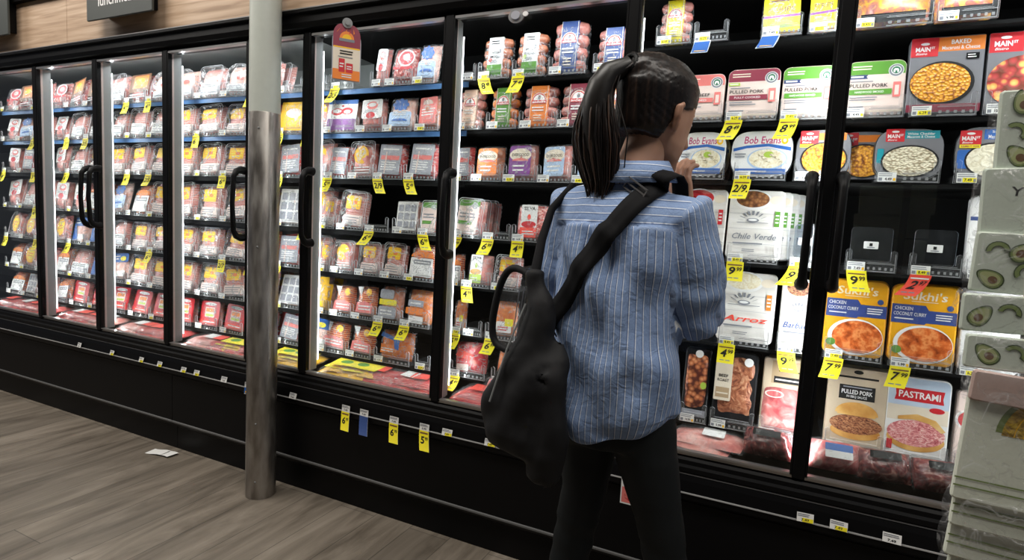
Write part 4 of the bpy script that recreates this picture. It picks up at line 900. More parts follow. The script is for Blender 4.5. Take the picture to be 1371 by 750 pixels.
# the sections further from the camera: rows of soft packs, leaning this way and that
ROWSET = [
 ['orangebox', 'arch', 'orangebox', 'whitestreak'], ['whitestreak', 'whitestreak', 'bluepack', 'whitestreak'], ['yellow_square', 'yellow_square', 'whitestreak', 'yellow_square'],
 ['halfmoon', 'yellow_square', 'yellow_square', 'whitestreak'], ['yellow_square', 'bluepack', 'yellow_square', 'yellow_square'], ['yellow_square', 'yellow_square', 'bluepack', 'yellow_square'], ['redkit', 'redkit', 'redkit', 'redkit']]
BAYROW = {
 0: [['red_disc', 'orangebox', 'red_disc'], ['white_red', 'blue_star', 'whitestreak'], ['white_red', 'grey_label', 'empty'], ['white_red', 'whitestreak', 'white_red'], ['halfmoon', 'halfmoon', 'halfmoon'], ['orange_top', 'halfmoon', 'halfmoon'], ['orange_top', 'silver', 'white_red']],
 1: [['orangebox', 'orangebox', 'whitestreak'], ['whitestreak', 'whitestreak', 'whitestreak'], ['whitestreak', 'yellow_square', 'yellow_square'], ['white_red', 'orange_top', 'blue_star'], ['bluepack', 'bluepack', 'whitestreak'], ['whitestreak', 'bluepack', 'bluepack'], ['redkit', 'redkit', 'redkit']],
 2: [['orangebox', 'arch', 'arch'], ['whitestreak', 'whitestreak', 'yellow_square'], ['yellow_square', 'yellow_square', 'yellow_square'], ['orange_top', 'yellow_square', 'yellow_square'], ['yellow_square', 'yellow_square', 'yellow_square'], ['yellow_square', 'yellow_square', 'yellow_square'], ['redkit', 'redkit', 'redkit']],
 3: [['whitestreak', 'arch', 'whitestreak'], ['yellow_square', 'yellow_square', 'grey_label'], ['yellow_square', 'yellow_square', 'yellow_square'], ['yellow_square', 'yellow_square', 'yellow_square'], ['yellow_square', 'yellow_square', 'ham_b'], ['yellow_square', 'yellow_square', 'yellow_square'], ['redkit', 'redkit', 'redkit']],
 4: [['empty', 'empty'], ['yellow_bag', 'yellow_oval'], ['grey_label', 'yellow_oval'], ['silver', 'yellow_oval'], ['grey_label', 'yellow_oval'], ['silver', 'yellow_bag'], ['grey_label', 'bluepack']]}
TAGTX = ['5.99', '4.99', '2/5', '6.49', '3.99', '2/7']
for bay, rows in BAYROW.items():
    a, b_ = MULL[bay]+.002, MULL[bay+1]-.002
    if bay == 0: rows = [r_+[r_[0]] for r_ in rows]
    for row, ds in enumerate(rows):
        n = len(ds); pitch = (b_-a)/n
        for k, d in enumerate(ds):
            if d == 'ham_b': d = 'orange_top'
            rr = random.Random(bay*97+row*13+k); random.seed(bay*97+row*13+k)
            x = a+pitch*(k+.5)+rr.uniform(-.004, .004); w_ = min(.180, pitch*.95); wh = where(bay, row, k)
            if row == 6: w_ = min(w_, .16)
            ptag = {0: .35, 1: .5, 2: .4, 3: .3, 4: .3, 5: .2, 6: .05}[row]
            tg = rr.choice(TAGTX) if rr.random() < ptag else None
            if tg and '/' not in tg: tg = tg.replace('.', '')
            display_tray(x, ZL[row], round(w_, 2), wh, tg, empty_=(d == 'empty'), rng=rr)
            if d == 'empty': continue
            h = {0: .158, 1: .150, 2: .160, 3: .178, 4: .155, 5: .156, 6: .138}[row]
            if d == 'arch': h = .15
            meat_pack(d, x, ZL[row], round(w_, 2), h, wh, tilt=rr.uniform(8, 16), ry=rr.uniform(-7, 4) if d != 'redkit' else rr.uniform(-2, 2), rz=rr.uniform(-8, 4))
            if (row+k+bay) % 3 or row == 6:
                meat_pack(d, x+.012, ZL[row], round(w_, 2), h+(.006 if row == 6 else 0), wh.replace('along', 'along, rear,'), tilt=rr.uniform(10, 14), rz=rr.uniform(-8, 2), yy=.215)

# flat packs lying on the deck just inside the doors
DK = dict(red=('bacon', 'flat red bacon pack'), meat=('redmeat', 'flat red meat pack'), yel=('sticker', 'flat yellow-labelled pack'), pale=('ham', 'flat pale pink pack'), dark=('darkmeat', 'dark vacuum-packed roast'), rib=('porkslab', 'purple-red pork rib pack'), rnd=('darkmeat', 'rounded dark roast with cream label'))
def flat_proto(k):
    key = ('flat', k)
    if key in SHEET: return SHEET[key]
    random.seed(sum(map(ord, k))); thick = .016 if k in ('red', 'yel', 'pale', 'meat') else .045
    q = MB(); body = DK[k][0]
    q.pillow(-.11, .11, -.065, .065, -thick, 0, M_(body), amp=.005 if thick < .03 else .006, nx=14, nz=10, seed=sum(map(ord, k)), pw=4)
    l = MB(); yy = -thick-.0095
    if k == 'red': l.rect(-.06, .02, -.03, .03, 'tagred', r=.006, y=yy); l.lines(-.05, .01, -.02, .02, 3, 'pinkcream')
    elif k == 'yel': l.rect(-.08, .08, -.045, .045, 'tagyellow', r=.006, y=yy); l.ell(-.02, 0, .03, .02, 'green', y=yy-.0005)
    elif k == 'rnd': l.ell(0, .01, .075, .045, 'cream', y=yy-.0008, a0=0, a1=180); l.lines(-.05, .05, .02, .045, 2, 'ink')
    elif k == 'dark': l.rect(-.07, .05, .005, .035, 'ink', r=.004, y=yy-.0008); l.lines(-.06, .04, .012, .03, 1, 'white')
    elif k == 'rib': l.rect(-.05, .06, .0, .03, 'blue', r=.004, y=yy-.0008); l.rect(-.05, .06, -.03, 0, 'white', r=.004, y=yy-.0008)
    else: l.rect(-.02, .05, -.03, .03, 'white', r=.004, y=yy); l.lines(-.015, .045, -.02, .02, 3)
    f = MB(); f.pillow(-.118, .118, -.072, .072, -thick-.012, .001, MATS['deckfilm'], amp=.003, nx=12, nz=10, seed=3, pw=6, back=False)
    SHEET[key] = (q.mesh('flat_meat_pack'), l.mesh('printed_label'), f.mesh('plastic_film')); return SHEET[key]
DECK = {0: 'red meat red red', 1: 'meat red red pale', 2: 'pale red red red', 3: 'pale red yel red', 4: 'yel yel', 5: 'yel yel red meat red', 6: 'red rib meat dark pale', 7: 'rib pale dark', 8: 'rib dark dark rnd'}
PL = ['first', 'second', 'third', 'fourth', 'fifth']
for bay, s_ in DECK.items():
    ks = s_.split(); a, b_ = MULL[bay]+(.142 if bay < 7 else .09), MULL[bay+1]-(.140 if bay < 7 else .09); n = len(ks)
    for i, k in enumerate(ks):
        rr = random.Random(bay*31+i); b, l, f = flat_proto(k); thick = DK[k][0] in ('darkmeat', 'porkslab')
        x = a+(b_-a)*i/(n-1)
        for j in range(1 if thick else 2):
            up = R(-36) if thick else R(-84)
            o = link(b, 'flat_meat_pack', None, (x+rr.uniform(-.01, .01)+j*.02, .112+.012*j, .549+.007+.015*j), (up, 0, R(rr.uniform(-9, 9))))
            # local -y is the printed face; turned up towards the glass
            if thick: o.location.y = .104; o.location.z = .549+.052; o.scale = (.66, 1, .72)
            link(l, 'printed_label', o); link(f, 'plastic_film', o)
            lay = ' on top' if j else ''
            tag(o, f'{DK[k][1]}{lay}, {PL[i]} on deck, {DOOR[bay]}', 'meat pack', 'flat packs lying on the case deck')

# ------------------------------------------------------------------ signs on the fascia
def hanging_sign(x0, x1, z0, z1, word, tx, tz, tw, label):
    o = empty('department_sign', ((x0+x1)/2, -.09, z0))
    tag(o, label, 'sign', 'dark grey department signs')
    q = MB(); q.box(x0-(x0+x1)/2, x1-(x0+x1)/2, 0, .012, 0, z1-z0, 'signgrey', bev=.002); b = q.build('sign_board', o)
    t = MB(); t.text(word, tx-(x0+x1)/2, tz-z0, tw, 0, 'white', .012, y=-.001); t.build('lettering', b)
    s = MB()
    for x in (.15, .85): s.box((x0-x1)/2+(x1-x0)*x-.015, (x0-x1)/2+(x1-x0)*x+.015, .012, .070, .03, z1-z0-.03, 'black')
    s.build('standoff', o); return o
hanging_sign(-3.255, -2.74, 2.150, 2.42, 'lunchmeat', -3.01, 2.236, .29, 'dark grey hanging sign reading lunchmeat on the wood fascia')
hanging_sign(-4.52, -4.005, 2.155, 2.42, 'seafood', -4.235, 2.235, .25, 'dark grey hanging sign ending in d, at the far end')

# arched promo sign on the door glass
o = empty('arch_promo_sign', (-1.590, -.066, 1.770), R(50)); tag(o, 'arch-topped cream and orange promo sign hung on a glass door', 'sign'); o.scale = (.80, 1, 1.06)
q = MB(); P = rr_pts(-.068, .068, 0, .205, .068, 8, top_only=True)
q.prism(P, 0, .002, 'greylabel'); Q = rr_pts(-.064, .064, .004, .201, .064, 8, top_only=True); q.decal(Q, 'cream')
q.decal(rr_pts(-.064, .064, .118, .201, .064, 8, top_only=True), 'maroon'); q.rect(-.062, .062, .116, .121, 'sticker')
q.ell(0, .150, .034, .026, 'orange', a0=0, a1=180); q.ell(0, .150, .022, .016, 'sticker', a0=0, a1=180); q.rect(-.036, .036, .140, .150, 'inkgrey', r=.002)
for i in range(5): q.decal([(-.05+.02*i, .168), (-.044+.02*i, .172), (-.030+.015*i, .188)], 'red' if i % 2 else 'orange')
q.lines(-.032, .032, .092, .110, 2, 'ink', .1); q.lines(-.040, .040, .082, .088, 1)
q.rect(-.064, .064, .004, .040, 'orange', r=.003); q.rect(-.036, -.008, .030, .078, 'red', r=.003); q.rect(-.002, .030, .030, .064, 'red', r=.003); q.lines(-.032, -.012, .045, .065, 2, 'white'); q.lines(.002, .026, .040, .056, 2, 'white'); q.lines(-.022, .026, .010, .026, 2, 'white', .1)
q.build('sign_card', o)
q = MB(); q.ell(0, 0, .022, .022, 'greylabel', y=0); q = MB(); q.prism(ell_pts(0, .205, .024, .018, 20), -.006, -.002, MATS['trayedge']); q.prism(ell_pts(0, .205, .012, .009, 14), -.014, -.006, MATS['trayedge']); q.build('suction_cup', o)
# clear suction hook on the door under the header
o = empty('suction_hook', (-.895, -.004, 1.965)); tag(o, 'clear round suction hook near the top of the glass', 'hook')
q = MB(); q.prism(ell_pts(0, 0, .030, .024, 24), -.004, 0, MATS['trayedge']); q.prism(ell_pts(0, 0, .017, .014, 18), -.011, -.004, 'greylabel'); q.prism(ell_pts(.036, .002, .010, .008, 12), -.008, -.003, 'white'); q.build('suction_disc', o)

# ------------------------------------------------------------------ tickets along the front rail
RAIL = [(-3.497, 0), (-3.195, 1), (-2.944, 1), (-2.795, 1), (-2.611, 1), (-2.514, 1), (-2.320, 0), (-2.157, 2), (-2.066, 2), (-1.880, 0), (-1.580, 3), (-1.484, 4), (-1.333, 3), (-1.188, 5), (-1.085, 1), (-.900, 1), (-.790, 0), (.135, 1), (.220, 1), (.348, 0)]
RL = ['small white ticket', 'white and yellow ticket', 'white and blue talker', 'long curling yellow price talker', 'long curling navy talker', 'long curling yellow 5.99 price talker']
cn = {}
for i, (x, k) in enumerate(RAIL):
    q = MB(); s = .86 if i < 7 else 1
    def bend(v, long=(k >= 3)): t = max(0, -v.z/.10); return (v.x*s+(.030*t*t if long else 0), v.y-.030*t*t if long else v.y, v.z)
    q.fn = bend
    H_ = {0: .026, 1: .026, 2: .056, 3: .098, 4: .098, 5: .098}[k]; n = 8
    vs = [(xx, 0, .013-H_*j/n) for j in range(n+1) for xx in (-.022, .022)]
    def strip(z0, z1, mat, y, x0=-.022, x1=.022):
        m_ = 6; v = [(xx, y, z1-(z1-z0)*j/m_) for j in range(m_+1) for xx in (x0, x1)]
        q.add(v, [(2*j, 2*j+2, 2*j+3, 2*j+1) for j in range(m_)], mat)
    strip(.013-H_, .013, 'paper', .0008)
    if k in (0, 1, 3, 5, 4, 2):
        q.lines(-.020, .018, .002, .011, 2); q.text('7.49' if k != 5 else '5.99', .0, -.006, .02, .007, 'ink', .02)
    if k == 1: strip(-.012, -.001, 'tagyellow', -.0002, -.008, .021)
    if k == 2: strip(-.038, -.012, 'blue', -.0004); strip(-.036, -.028, 'sticker', -.0006, -.016, .016)
    if k in (3, 5): strip(.013-H_, -.014, 'tagyellow', -.0004); q.text('5' if k == 5 else '6', -.006, -.048, .018, .026, 'ink', .03, .1, y=-.001); q.text('99', .012, -.042, .013, .013, 'ink', .03, .1, y=-.001); strip(-.026, -.020, 'brown', -.0008, -.018, .018)
    if k == 4: strip(.013-H_, -.014, 'navy', -.0004)
    o = q.build('rail_ticket'); o.location = (x, -.0300, .447); o.rotation_euler = (R(-16 if k < 2 else -4), 0, R((i*37) % 9-4))
    cn[k] = cn.get(k, 0)+1
    side = 'before column' if i < 10 else ('past column' if i < 17 else 'below the meal packs')
    tag(o, f'{RL[k]} on the front rail {side}, {ORD[i if i < 9 else (i-9) if i < 18 else i-17]} there', 'price ticket', 'tickets along the front rail')

q = MB(); q.box(-.030, .030, 0, .0012, -.045, .045, 'paper'); q.rect(-.026, .026, -.040, .012, 'pinklabel'); q.ell(0, -.016, .018, .016, 'redmeat'); q.lines(-.024, .020, .018, .040, 2)
q.box(-.004, .004, .0012, .022, .030, .040, MATS['trayedge']); o = q.build('promo_card'); o.location = (-.372, -.052, .405); tag(o, 'small pink and white card on the black case front, seen between her legs', 'price ticket')
# ------------------------------------------------------------------ column
col = empty('support_column', (-1.990, -.100, 0)); tag(col, 'round column, pale paint above a scuffed steel sleeve', 'column')
def steelmat():
    m, nt, b, o = newmat('scuffed_steel'); v = objvec(nt, (1, 1, .25), False)
    n = nt.nodes.new('ShaderNodeTexNoise'); n.inputs['Scale'].default_value = 30; n.inputs['Detail'].default_value = 6; nt.links.new(v, n.inputs[0])
    r = ramp(nt, [(.3, (.22, .20, .18)), (.55, (.36, .335, .31)), (.75, (.46, .44, .41))]); nt.links.new(n.outputs['Fac'], r.inputs[0]); nt.links.new(r.outputs[0], b.inputs['Base Color'])
    r2 = ramp(nt, [(.3, (.28,)*3), (.7, (.46,)*3)]); nt.links.new(n.outputs['Fac'], r2.inputs[0]); nt.links.new(r2.outputs[0], b.inputs['Roughness'])
    b.inputs['Metallic'].default_value = .9; return m
q = MB(); q.lathe([(.0612, 1.652), (.0612, 3.6)], 'columnpaint', 48); q.build('painted_shaft', col)
q = MB(); sm = steelmat(); q.lathe([(.0630, 0), (.0626, .02), (.0626, .26), (.0620, .265), (.0620, 1.650), (.0610, 1.653)], sm, 48); q.build('steel_sleeve', col)
q = MB(); q.lathe([(.003, 0), (.003, .002)], 'blackm', 8)
for z_ in (.08, .34, 1.10, 1.585):
    q = MB(); q.T = Matrix.Translation((.0630*math.cos(R(-62)), .0630*math.sin(R(-62)), z_)) @ Euler((R(90), 0, R(28))).to_matrix().to_4x4(); q.lathe([(.004, -.001), (.004, .0015), (.002, .0022)], 'postgrey', 10); q.build('rivet', col)
# dropped paper on the floor
q = MB()
for j, (dx, dy, rz_) in enumerate([(0, 0, .15), (.055, .012, -.05)]):
    q.T = Matrix.Translation((dx, dy, .0015+.001*j)) @ Matrix.Rotation(rz_, 4, 'Z'); q.fn = lambda v: (v.x, v.y, v.z+.004*math.sin(v.x*40))
    vs = [(-.05+.1*i/6, y, 0) for i in range(7) for y in (-.03, .03)]; q.add(vs, [(2*i, 2*i+2, 2*i+3, 2*i+1) for i in range(6)], 'paper')
o = q.build('dropped_label_strip'); o.location = (-2.76, -.065, .004); tag(o, 'white paper label strip lying on the floor by the kickplate', 'paper')

# ------------------------------------------------------------------ hanging strip of bagged towels
def fabric(name, col, print_=None):
    m, nt, b, o = newmat(name); setb(b, col, .85)
    v = objvec(nt, (1, 1, 1), False); n = nt.nodes.new('ShaderNodeTexNoise'); n.inputs['Scale'].default_value = 240; n.inputs['Detail'].default_value = 2; nt.links.new(v, n.inputs[0])
    mx = nt.nodes.new('ShaderNodeMixRGB'); mx.inputs[1].default_value = (*[c*.9 for c in col], 1); mx.inputs[2].default_value = (*[min(1, c*1.08) for c in col], 1); nt.links.new(n.outputs['Fac'], mx.inputs[0]); nt.links.new(mx.outputs[0], b.inputs['Base Color'])
    MATS[name] = m; return m
fabric('sage', (.60, .67, .58)); fabric('palesage', (.78, .82, .70)); fabric('rose', (.52, .38, .34))
flat('avo_dark', (.045, .075, .02), .6); flat('avo_mid', (.20, .27, .08), .6); flat('avo_light', (.42, .46, .20), .6); flat('avo_pit', (.17, .09, .04), .5)
noisy('knit', [(.35, (.38, .22, .01)), (.55, (.62, .40, .03)), (.7, (.72, .52, .08))], 110, bump=.8, rough=.8)
def avocado(q, x, z, s, rot, kind):
    c, d = math.cos(R(rot)), math.sin(R(rot))
    tf = lambda P: [(x+(a*c-b*d)*s, z+(a*d+b*c)*s) for a, b in P]
    def pear(k): return tf([((.42-.12*math.sin(R(t)))*math.cos(R(t))*k, .62*math.sin(R(t))*k) for t in range(0, 360, 15)])
    if kind == 0: q.decal(pear(1), 'avo_dark'); q.decal(pear(.88), 'avo_mid'); q.decal(pear(.74), 'avo_light'); q.decal(tf([(.18*math.cos(R(t)), -.14+.2*math.sin(R(t))) for t in range(0, 360, 20)]), 'avo_pit')
    else:
        A = tf([(.5*math.cos(R(t)), .5*math.sin(R(t))) for t in range(0, 200, 20)]+[(.24*math.cos(R(t)), .24*math.sin(R(t))) for t in range(180, -1, -20)]); q.decal(A, 'avo_dark')
        A = tf([(.45*math.cos(R(t)), .45*math.sin(R(t))) for t in range(5, 190, 20)]+[(.28*math.cos(R(t)), .28*math.sin(R(t))) for t in range(180, 9, -20)]); q.decal(A, 'avo_mid')
film('bag', .93, rough=.12, scale=26, bump=.8, white=.25)
strip = empty('merchandise_strip', (.415, -.765, 0)); tag(strip, 'narrow clear hanging strip behind the bagged towels', 'display strip')
q = MB(); q.box(-.012, .012, 0, .002, .55, 3.55, MATS['trayedge']); q.build('strip', strip)
q = MB()
for z_ in (1.37, 1.24, 1.16, 1.08, 1.0, .88, .80, .72): q.tube([(0, 0, z_), (0, -.012, z_), (0, -.016, z_+.008)], .0018, 'silver', 6)
q.build('clip', strip)
def towel(z0, z1, kind, yy, lean, label, x0=.262, wd=.25, rz=0):
    o = empty('bagged_towel', (x0, yy, z0)); o.rotation_euler = (0, R(lean), R(rz)); tag(o, label, 'bagged towel', 'bagged towels on the hanging strip')
    h = z1-z0; q = MB(); base = {'avo': 'sage', 'text': 'sage', 'taco': 'palesage', 'stripe': 'palesage', 'rose': 'rose'}[kind]
    q.prism(rr_pts(0, wd, 0, h, .004), 0, .009, MATS[base], bev=.002)
    q.box(.002, wd-.002, .009, .016, .003, h-.01, MATS[base]); rr = random.Random(int(z0*1000))
    if kind == 'avo':
        for i in range(7):
            for j in range(max(1, int(h/.034))):
                avocado(q, .022+i*.036+rr.uniform(-.005, .005), .020+j*.036+rr.uniform(-.004, .004)+(.008 if i % 2 else 0), .029, rr.uniform(-60, 60), (i+j) % 2)
    elif kind == 'text':
        q.text('YES,', .052, h*.62, .040, .015, 'ink', .012, rot=-6); q.text('BUT', .082, h*.38, .045, .015, 'ink', .012, rot=-6)
    elif kind == 'taco':
        q.ell(.115, h*.62, .078, .072, 'avo_mid', a0=0, a1=180); q.ell(.120, h*.60, .076, .074, 'knit', a0=0, a1=180)
        for k in range(1, 7): q.decal([(.120+.0105*k*math.cos(R(t)), h*.60+.0102*k*math.sin(R(t))) for t in range(0, 181, 12)]+[(.120+(.0105*k-.0012)*math.cos(R(t)), h*.60+(.0102*k-.0012)*math.sin(R(t))) for t in range(180, -1, -12)], 'avo_pit' if k == 9 else 'sticker')
        q.text("let's blow this", .105, h*.44, .062, .0075, 'ink', .008, rot=-4); q.text('taco stand', .107, h*.395, .042, .0065, 'ink', .008, rot=-4)
    if kind in ('taco', 'stripe'):
        for zz in (.020, .032): q.rect(.0, wd, zz, zz+.0022, 'avo_mid', y=-.0008)
    b = q.build('folded_towel', o)
    f = MB(); f.pillow(-.008, wd+.008, -.006, h+.008, -.012, .020, MATS['bag'], amp=.004, nx=26, nz=max(8, int(h*120)), seed=int(z0*100), pw=10, back=False); f.build('plastic_bag', o)
    return o
towel(1.362, 1.475, 'avo', -.800, -2, 'avocado-print towel in clear bag, topmost of the hanging strip', .266)
towel(1.272, 1.366, 'text', -.806, -2, 'sage towel reading YES BUT, second pack down the strip', .256)
towel(1.190, 1.276, 'avo', -.812, 1, 'avocado-print towel just under the YES BUT towel', .252)
towel(1.132, 1.186, 'avo', -.818, -1, 'avocado-print towel in the middle of three avocado ones', .246)
towel(1.080, 1.128, 'avo', -.824, 0, 'lowest avocado-print towel, just above the rose towel', .254)
towel(1.036, 1.080, 'rose', -.838, 3, 'dusty rose folded towel in clear bag above the taco towel', .262)
towel(.886, 1.062, 'taco', -.832, 2, 'pale towel with yellow taco and words let\'s blow this taco stand', .258)
towel(.843, .892, 'stripe', -.826, 2, 'pale green-striped towel directly under the taco towel', .262)
towel(.793, .846, 'stripe', -.820, 3, 'pale green-striped towel, second under the taco towel', .262)
towel(.735, .796, 'stripe', -.814, 3, 'pale green-striped towel, lowest on the strip', .268)

# ------------------------------------------------------------------ the woman
def skinmat():
    m, nt, b, o = newmat('skin'); v = objvec(nt, (1, 1, 1), False); n = nt.nodes.new('ShaderNodeTexNoise'); n.inputs['Scale'].default_value = 14; nt.links.new(v, n.inputs[0])
    r = ramp(nt, [(.3, (.46, .245, .165)), (.7, (.60, .345, .235))]); nt.links.new(n.outputs['Fac'], r.inputs[0]); nt.links.new(r.outputs[0], b.inputs['Base Color'])
    b.inputs['Roughness'].default_value = .5; b.inputs['Subsurface Weight'].default_value = .08; b.inputs['Subsurface Radius'].default_value = (.02, .008, .004)
    MATS['skin'] = m
skinmat()
def hairmat():
    m, nt, b, o = newmat('hair'); v = objvec(nt, (130, 130, 5), False); n = nt.nodes.new('ShaderNodeTexNoise'); n.inputs['Scale'].default_value = 1; n.inputs['Detail'].default_value = 3; nt.links.new(v, n.inputs[0])
    r = ramp(nt, [(.35, (.004, .003, .003)), (.6, (.016, .010, .008)), (.75, (.045, .026, .018))]); nt.links.new(n.outputs['Fac'], r.inputs[0]); nt.links.new(r.outputs[0], b.inputs['Base Color'])
    b.inputs['Roughness'].default_value = .38; b.inputs['Specular IOR Level'].default_value = .45; b.inputs['Anisotropic'].default_value = .5; MATS['hair'] = m
hairmat()
flat('hairtip', (.055, .030, .020), .4); flat('hairdark', (.008, .006, .005), .38)
def shirtmat():
    """blue shirting with fine white stripes; the stripe coordinate is woven into the cloth as an attribute"""
    m, nt, b, o = newmat('striped_shirting')
    at = nt.nodes.new('ShaderNodeAttribute'); at.attribute_name = 'stripe'
    def band(period, width, off=0.0):
        a = nt.nodes.new('ShaderNodeMath'); a.operation = 'ADD'; a.inputs[1].default_value = off; nt.links.new(at.outputs['Fac'], a.inputs[0])
        d = nt.nodes.new('ShaderNodeMath'); d.operation = 'DIVIDE'; d.inputs[1].default_value = period; nt.links.new(a.outputs[0], d.inputs[0])
        f = nt.nodes.new('ShaderNodeMath'); f.operation = 'FRACT'; nt.links.new(d.outputs[0], f.inputs[0])
        l = nt.nodes.new('ShaderNodeMath'); l.operation = 'LESS_THAN'; l.inputs[1].default_value = width/period; nt.links.new(f.outputs[0], l.inputs[0]); return l.outputs[0]
    v = objvec(nt, (1, 1, 1), False); n = nt.nodes.new('ShaderNodeTexNoise'); n.inputs['Scale'].default_value = 9; n.inputs['Detail'].default_value = 5; nt.links.new(v, n.inputs[0])
    n2 = nt.nodes.new('ShaderNodeTexNoise'); n2.inputs['Scale'].default_value = 420; nt.links.new(v, n2.inputs[0])
    r = ramp(nt, [(.3, (.17, .255, .46)), (.7, (.27, .38, .60))]); ad = nt.nodes.new('ShaderNodeMath'); ad.operation = 'MULTIPLY_ADD'; ad.inputs[1].default_value = .5
    nt.links.new(n2.outputs['Fac'], ad.inputs[0]); h = nt.nodes.new('ShaderNodeMath'); h.operation = 'MULTIPLY'; h.inputs[1].default_value = .5; nt.links.new(n.outputs['Fac'], h.inputs[0]); nt.links.new(h.outputs[0], ad.inputs[2])
    nt.links.new(ad.outputs[0], r.inputs[0])
    m1 = nt.nodes.new('ShaderNodeMixRGB'); m1.inputs[2].default_value = (.80, .83, .86, 1); nt.links.new(band(.0165, .0013), m1.inputs[0]); nt.links.new(r.outputs[0], m1.inputs[1])
    m2 = nt.nodes.new('ShaderNodeMixRGB'); m2.inputs[2].default_value = (.07, .11, .24, 1); nt.links.new(band(.0165, .0012, .0022), m2.inputs[0]); nt.links.new(m1.outputs[0], m2.inputs[1])
    nt.links.new(m2.outputs[0], b.inputs['Base Color']); b.inputs['Roughness'].default_value = .8; MATS['shirt'] = m
    n3 = nt.nodes.new('ShaderNodeTexNoise'); n3.inputs['Scale'].default_value = 34; n3.inputs['Detail'].default_value = 4; n3.inputs['Distortion'].default_value = 1.2; nt.links.new(v, n3.inputs[0])
    bp = nt.nodes.new('ShaderNodeBump'); bp.inputs['Strength'].default_value = .5; bp.inputs['Distance'].default_value = .006; nt.links.new(n3.outputs['Fac'], bp.inputs['Height']); nt.links.new(bp.outputs[0], b.inputs['Normal'])
shirtmat()
flat('leggings', (.005, .007, .008), .75, spec=.3); flat('bagcloth', (.006, .006, .007), .7, spec=.3); flat('webbing', (.005, .005, .006), .8, spec=.2); flat('shoe', (.03, .03, .032), .6); flat('sole', (.5, .5, .48), .6)

PX, PY, PR = -.322, -.565, R(-14)
woman = empty('person', (PX, PY, 0), PR)
tag(woman, 'person with dark ponytail, blue striped shirt and black leggings, hand raised to chin', 'person')
def loft(bm_v, bm_f, rings, n=28):
    """rings: (centre, rx, ry, rotation matrix); closed ends"""
    b0 = len(bm_v)
    for c, rx, ry, M3, sq in rings:
        for k in range(n):
            a = 2*math.pi*k/n; ca, sa = math.cos(a), math.sin(a)
            p = Vector((math.copysign(abs(ca)**sq, ca)*rx, math.copysign(abs(sa)**sq, sa)*ry, 0)); bm_v.append(Vector(c)+M3 @ p)
    L = len(rings)
    for j in range(L-1):
        for k in range(n): bm_f.append((b0+j*n+k, b0+j*n+(k+1) % n, b0+(j+1)*n+(k+1) % n, b0+(j+1)*n+k))
    bm_f.append(tuple(b0+k for k in range(n))[::-1]); bm_f.append(tuple(b0+(L-1)*n+k for k in range(n)))
I3 = Matrix.Identity(3)
def along(d, up=Vector((0, 1, 0))):
    d = d.normalized(); x = up.cross(d)
    if x.length < 1e-3: x = Vector((1, 0, 0))
    x.normalize(); y = d.cross(x); return Matrix((x, y, d)).transposed()
def limb(V, F, pts, rad, n=20, sq=1):
    pts = [Vector(p) for p in pts]; R_ = []
    for i, p in enumerate(pts):
        d = pts[min(i+1, len(pts)-1)]-pts[max(0, i-1)]; r = rad[i]; rx, ry = r if isinstance(r, tuple) else (r, r)
        R_.append((p, rx, ry, along(d), sq))
    loft(V, F, R_, n)
def remesh(V, F, name, mat, voxel, sm=2, parent=None, post=None):
    me = bpy.data.meshes.new(name); me.from_pydata([tuple(v) for v in V], [], F); me.update()
    o = bpy.data.objects.new(name+'_build', me); COL.objects.link(o)
    bm = bmesh.new(); bm.from_mesh(me); bmesh.ops.recalc_face_normals(bm, faces=bm.faces); bm.to_mesh(me); bm.free()
    r = o.modifiers.new('r', 'REMESH'); r.mode = 'VOXEL'; r.voxel_size = voxel
    if sm: k = o.modifiers.new('s', 'SMOOTH'); k.iterations = sm; k.factor = .6
    bpy.context.view_layer.update()
    out = bpy.data.meshes.new_from_object(o.evaluated_get(bpy.context.evaluated_depsgraph_get()))
    bpy.data.objects.remove(o); out.name = name; out.materials.clear(); out.materials.append(MATS[mat])
    if post: post(out)
    out.polygons.foreach_set('use_smooth', [True]*len(out.polygons)); out.update()
    ob = bpy.data.objects.new(name, out); COL.objects.link(ob); ob.parent = parent; return ob
# joints, in her own frame (x to her right, y the way she faces)
NECK = Vector((.012, .005, 1.372)); HEAD = Vector((.038, .040, 1.500))
SHR, ELR, WRR = Vector((.138, .005, 1.284)), Vector((.158, .060, 1.080)), Vector((.076, .150, 1.292))
SHL, ELL, WRL = Vector((-.145, .0, 1.303)), Vector((-.178, .03, 1.080)), Vector((-.200, .225, 1.035))
# --- body: neck, arms, hips and legs in one skin surface (clothes lie over it)
V, F = [], []
limb(V, F, [(0, 0, .80), (0, .0, .90), (0, 0, 1.05), (0, -.005, 1.2), (0, -.005, 1.29), (.003, 0, 1.335)], [(.125, .085), (.125, .085), (.105, .07), (.135, .08), (.14, .075), (.06, .05)])
limb(V, F, [(.003, 0, 1.30), tuple(NECK), tuple(NECK.lerp(HEAD, .55)), tuple(HEAD)], [.056, .050, .050, .055])
for S, E, W_ in ((SHR, ELR, WRR), (SHL, ELL, WRL)):
    limb(V, F, [S, S.lerp(E, .5), E, E.lerp(W_, .35), W_], [.045, .040, .034, .032, .0225])
for s, kx, fx in ((1, .155, .176), (-1, -.076, -.086)):
    fy = .02 if s > 0 else -.02
    limb(V, F, [(s*.062+.008, 0, .86), (s*.070+.022, .0, .76), (kx, .012+fy, .47), (kx+s*.004, -.012+fy, .33), (fx, -.01+fy, .09)], [.066, .060, .038, .036, .030])
    limb(V, F, [(fx, -.03+fy, .055), (fx+s*.006, .06+fy, .035), (fx+s*.012, .13+fy, .028), (fx+s*.014, .17+fy, .026)], [.032, .034, .036, .022])
body = remesh(V, F, 'body', 'skin', .009, 3, woman)
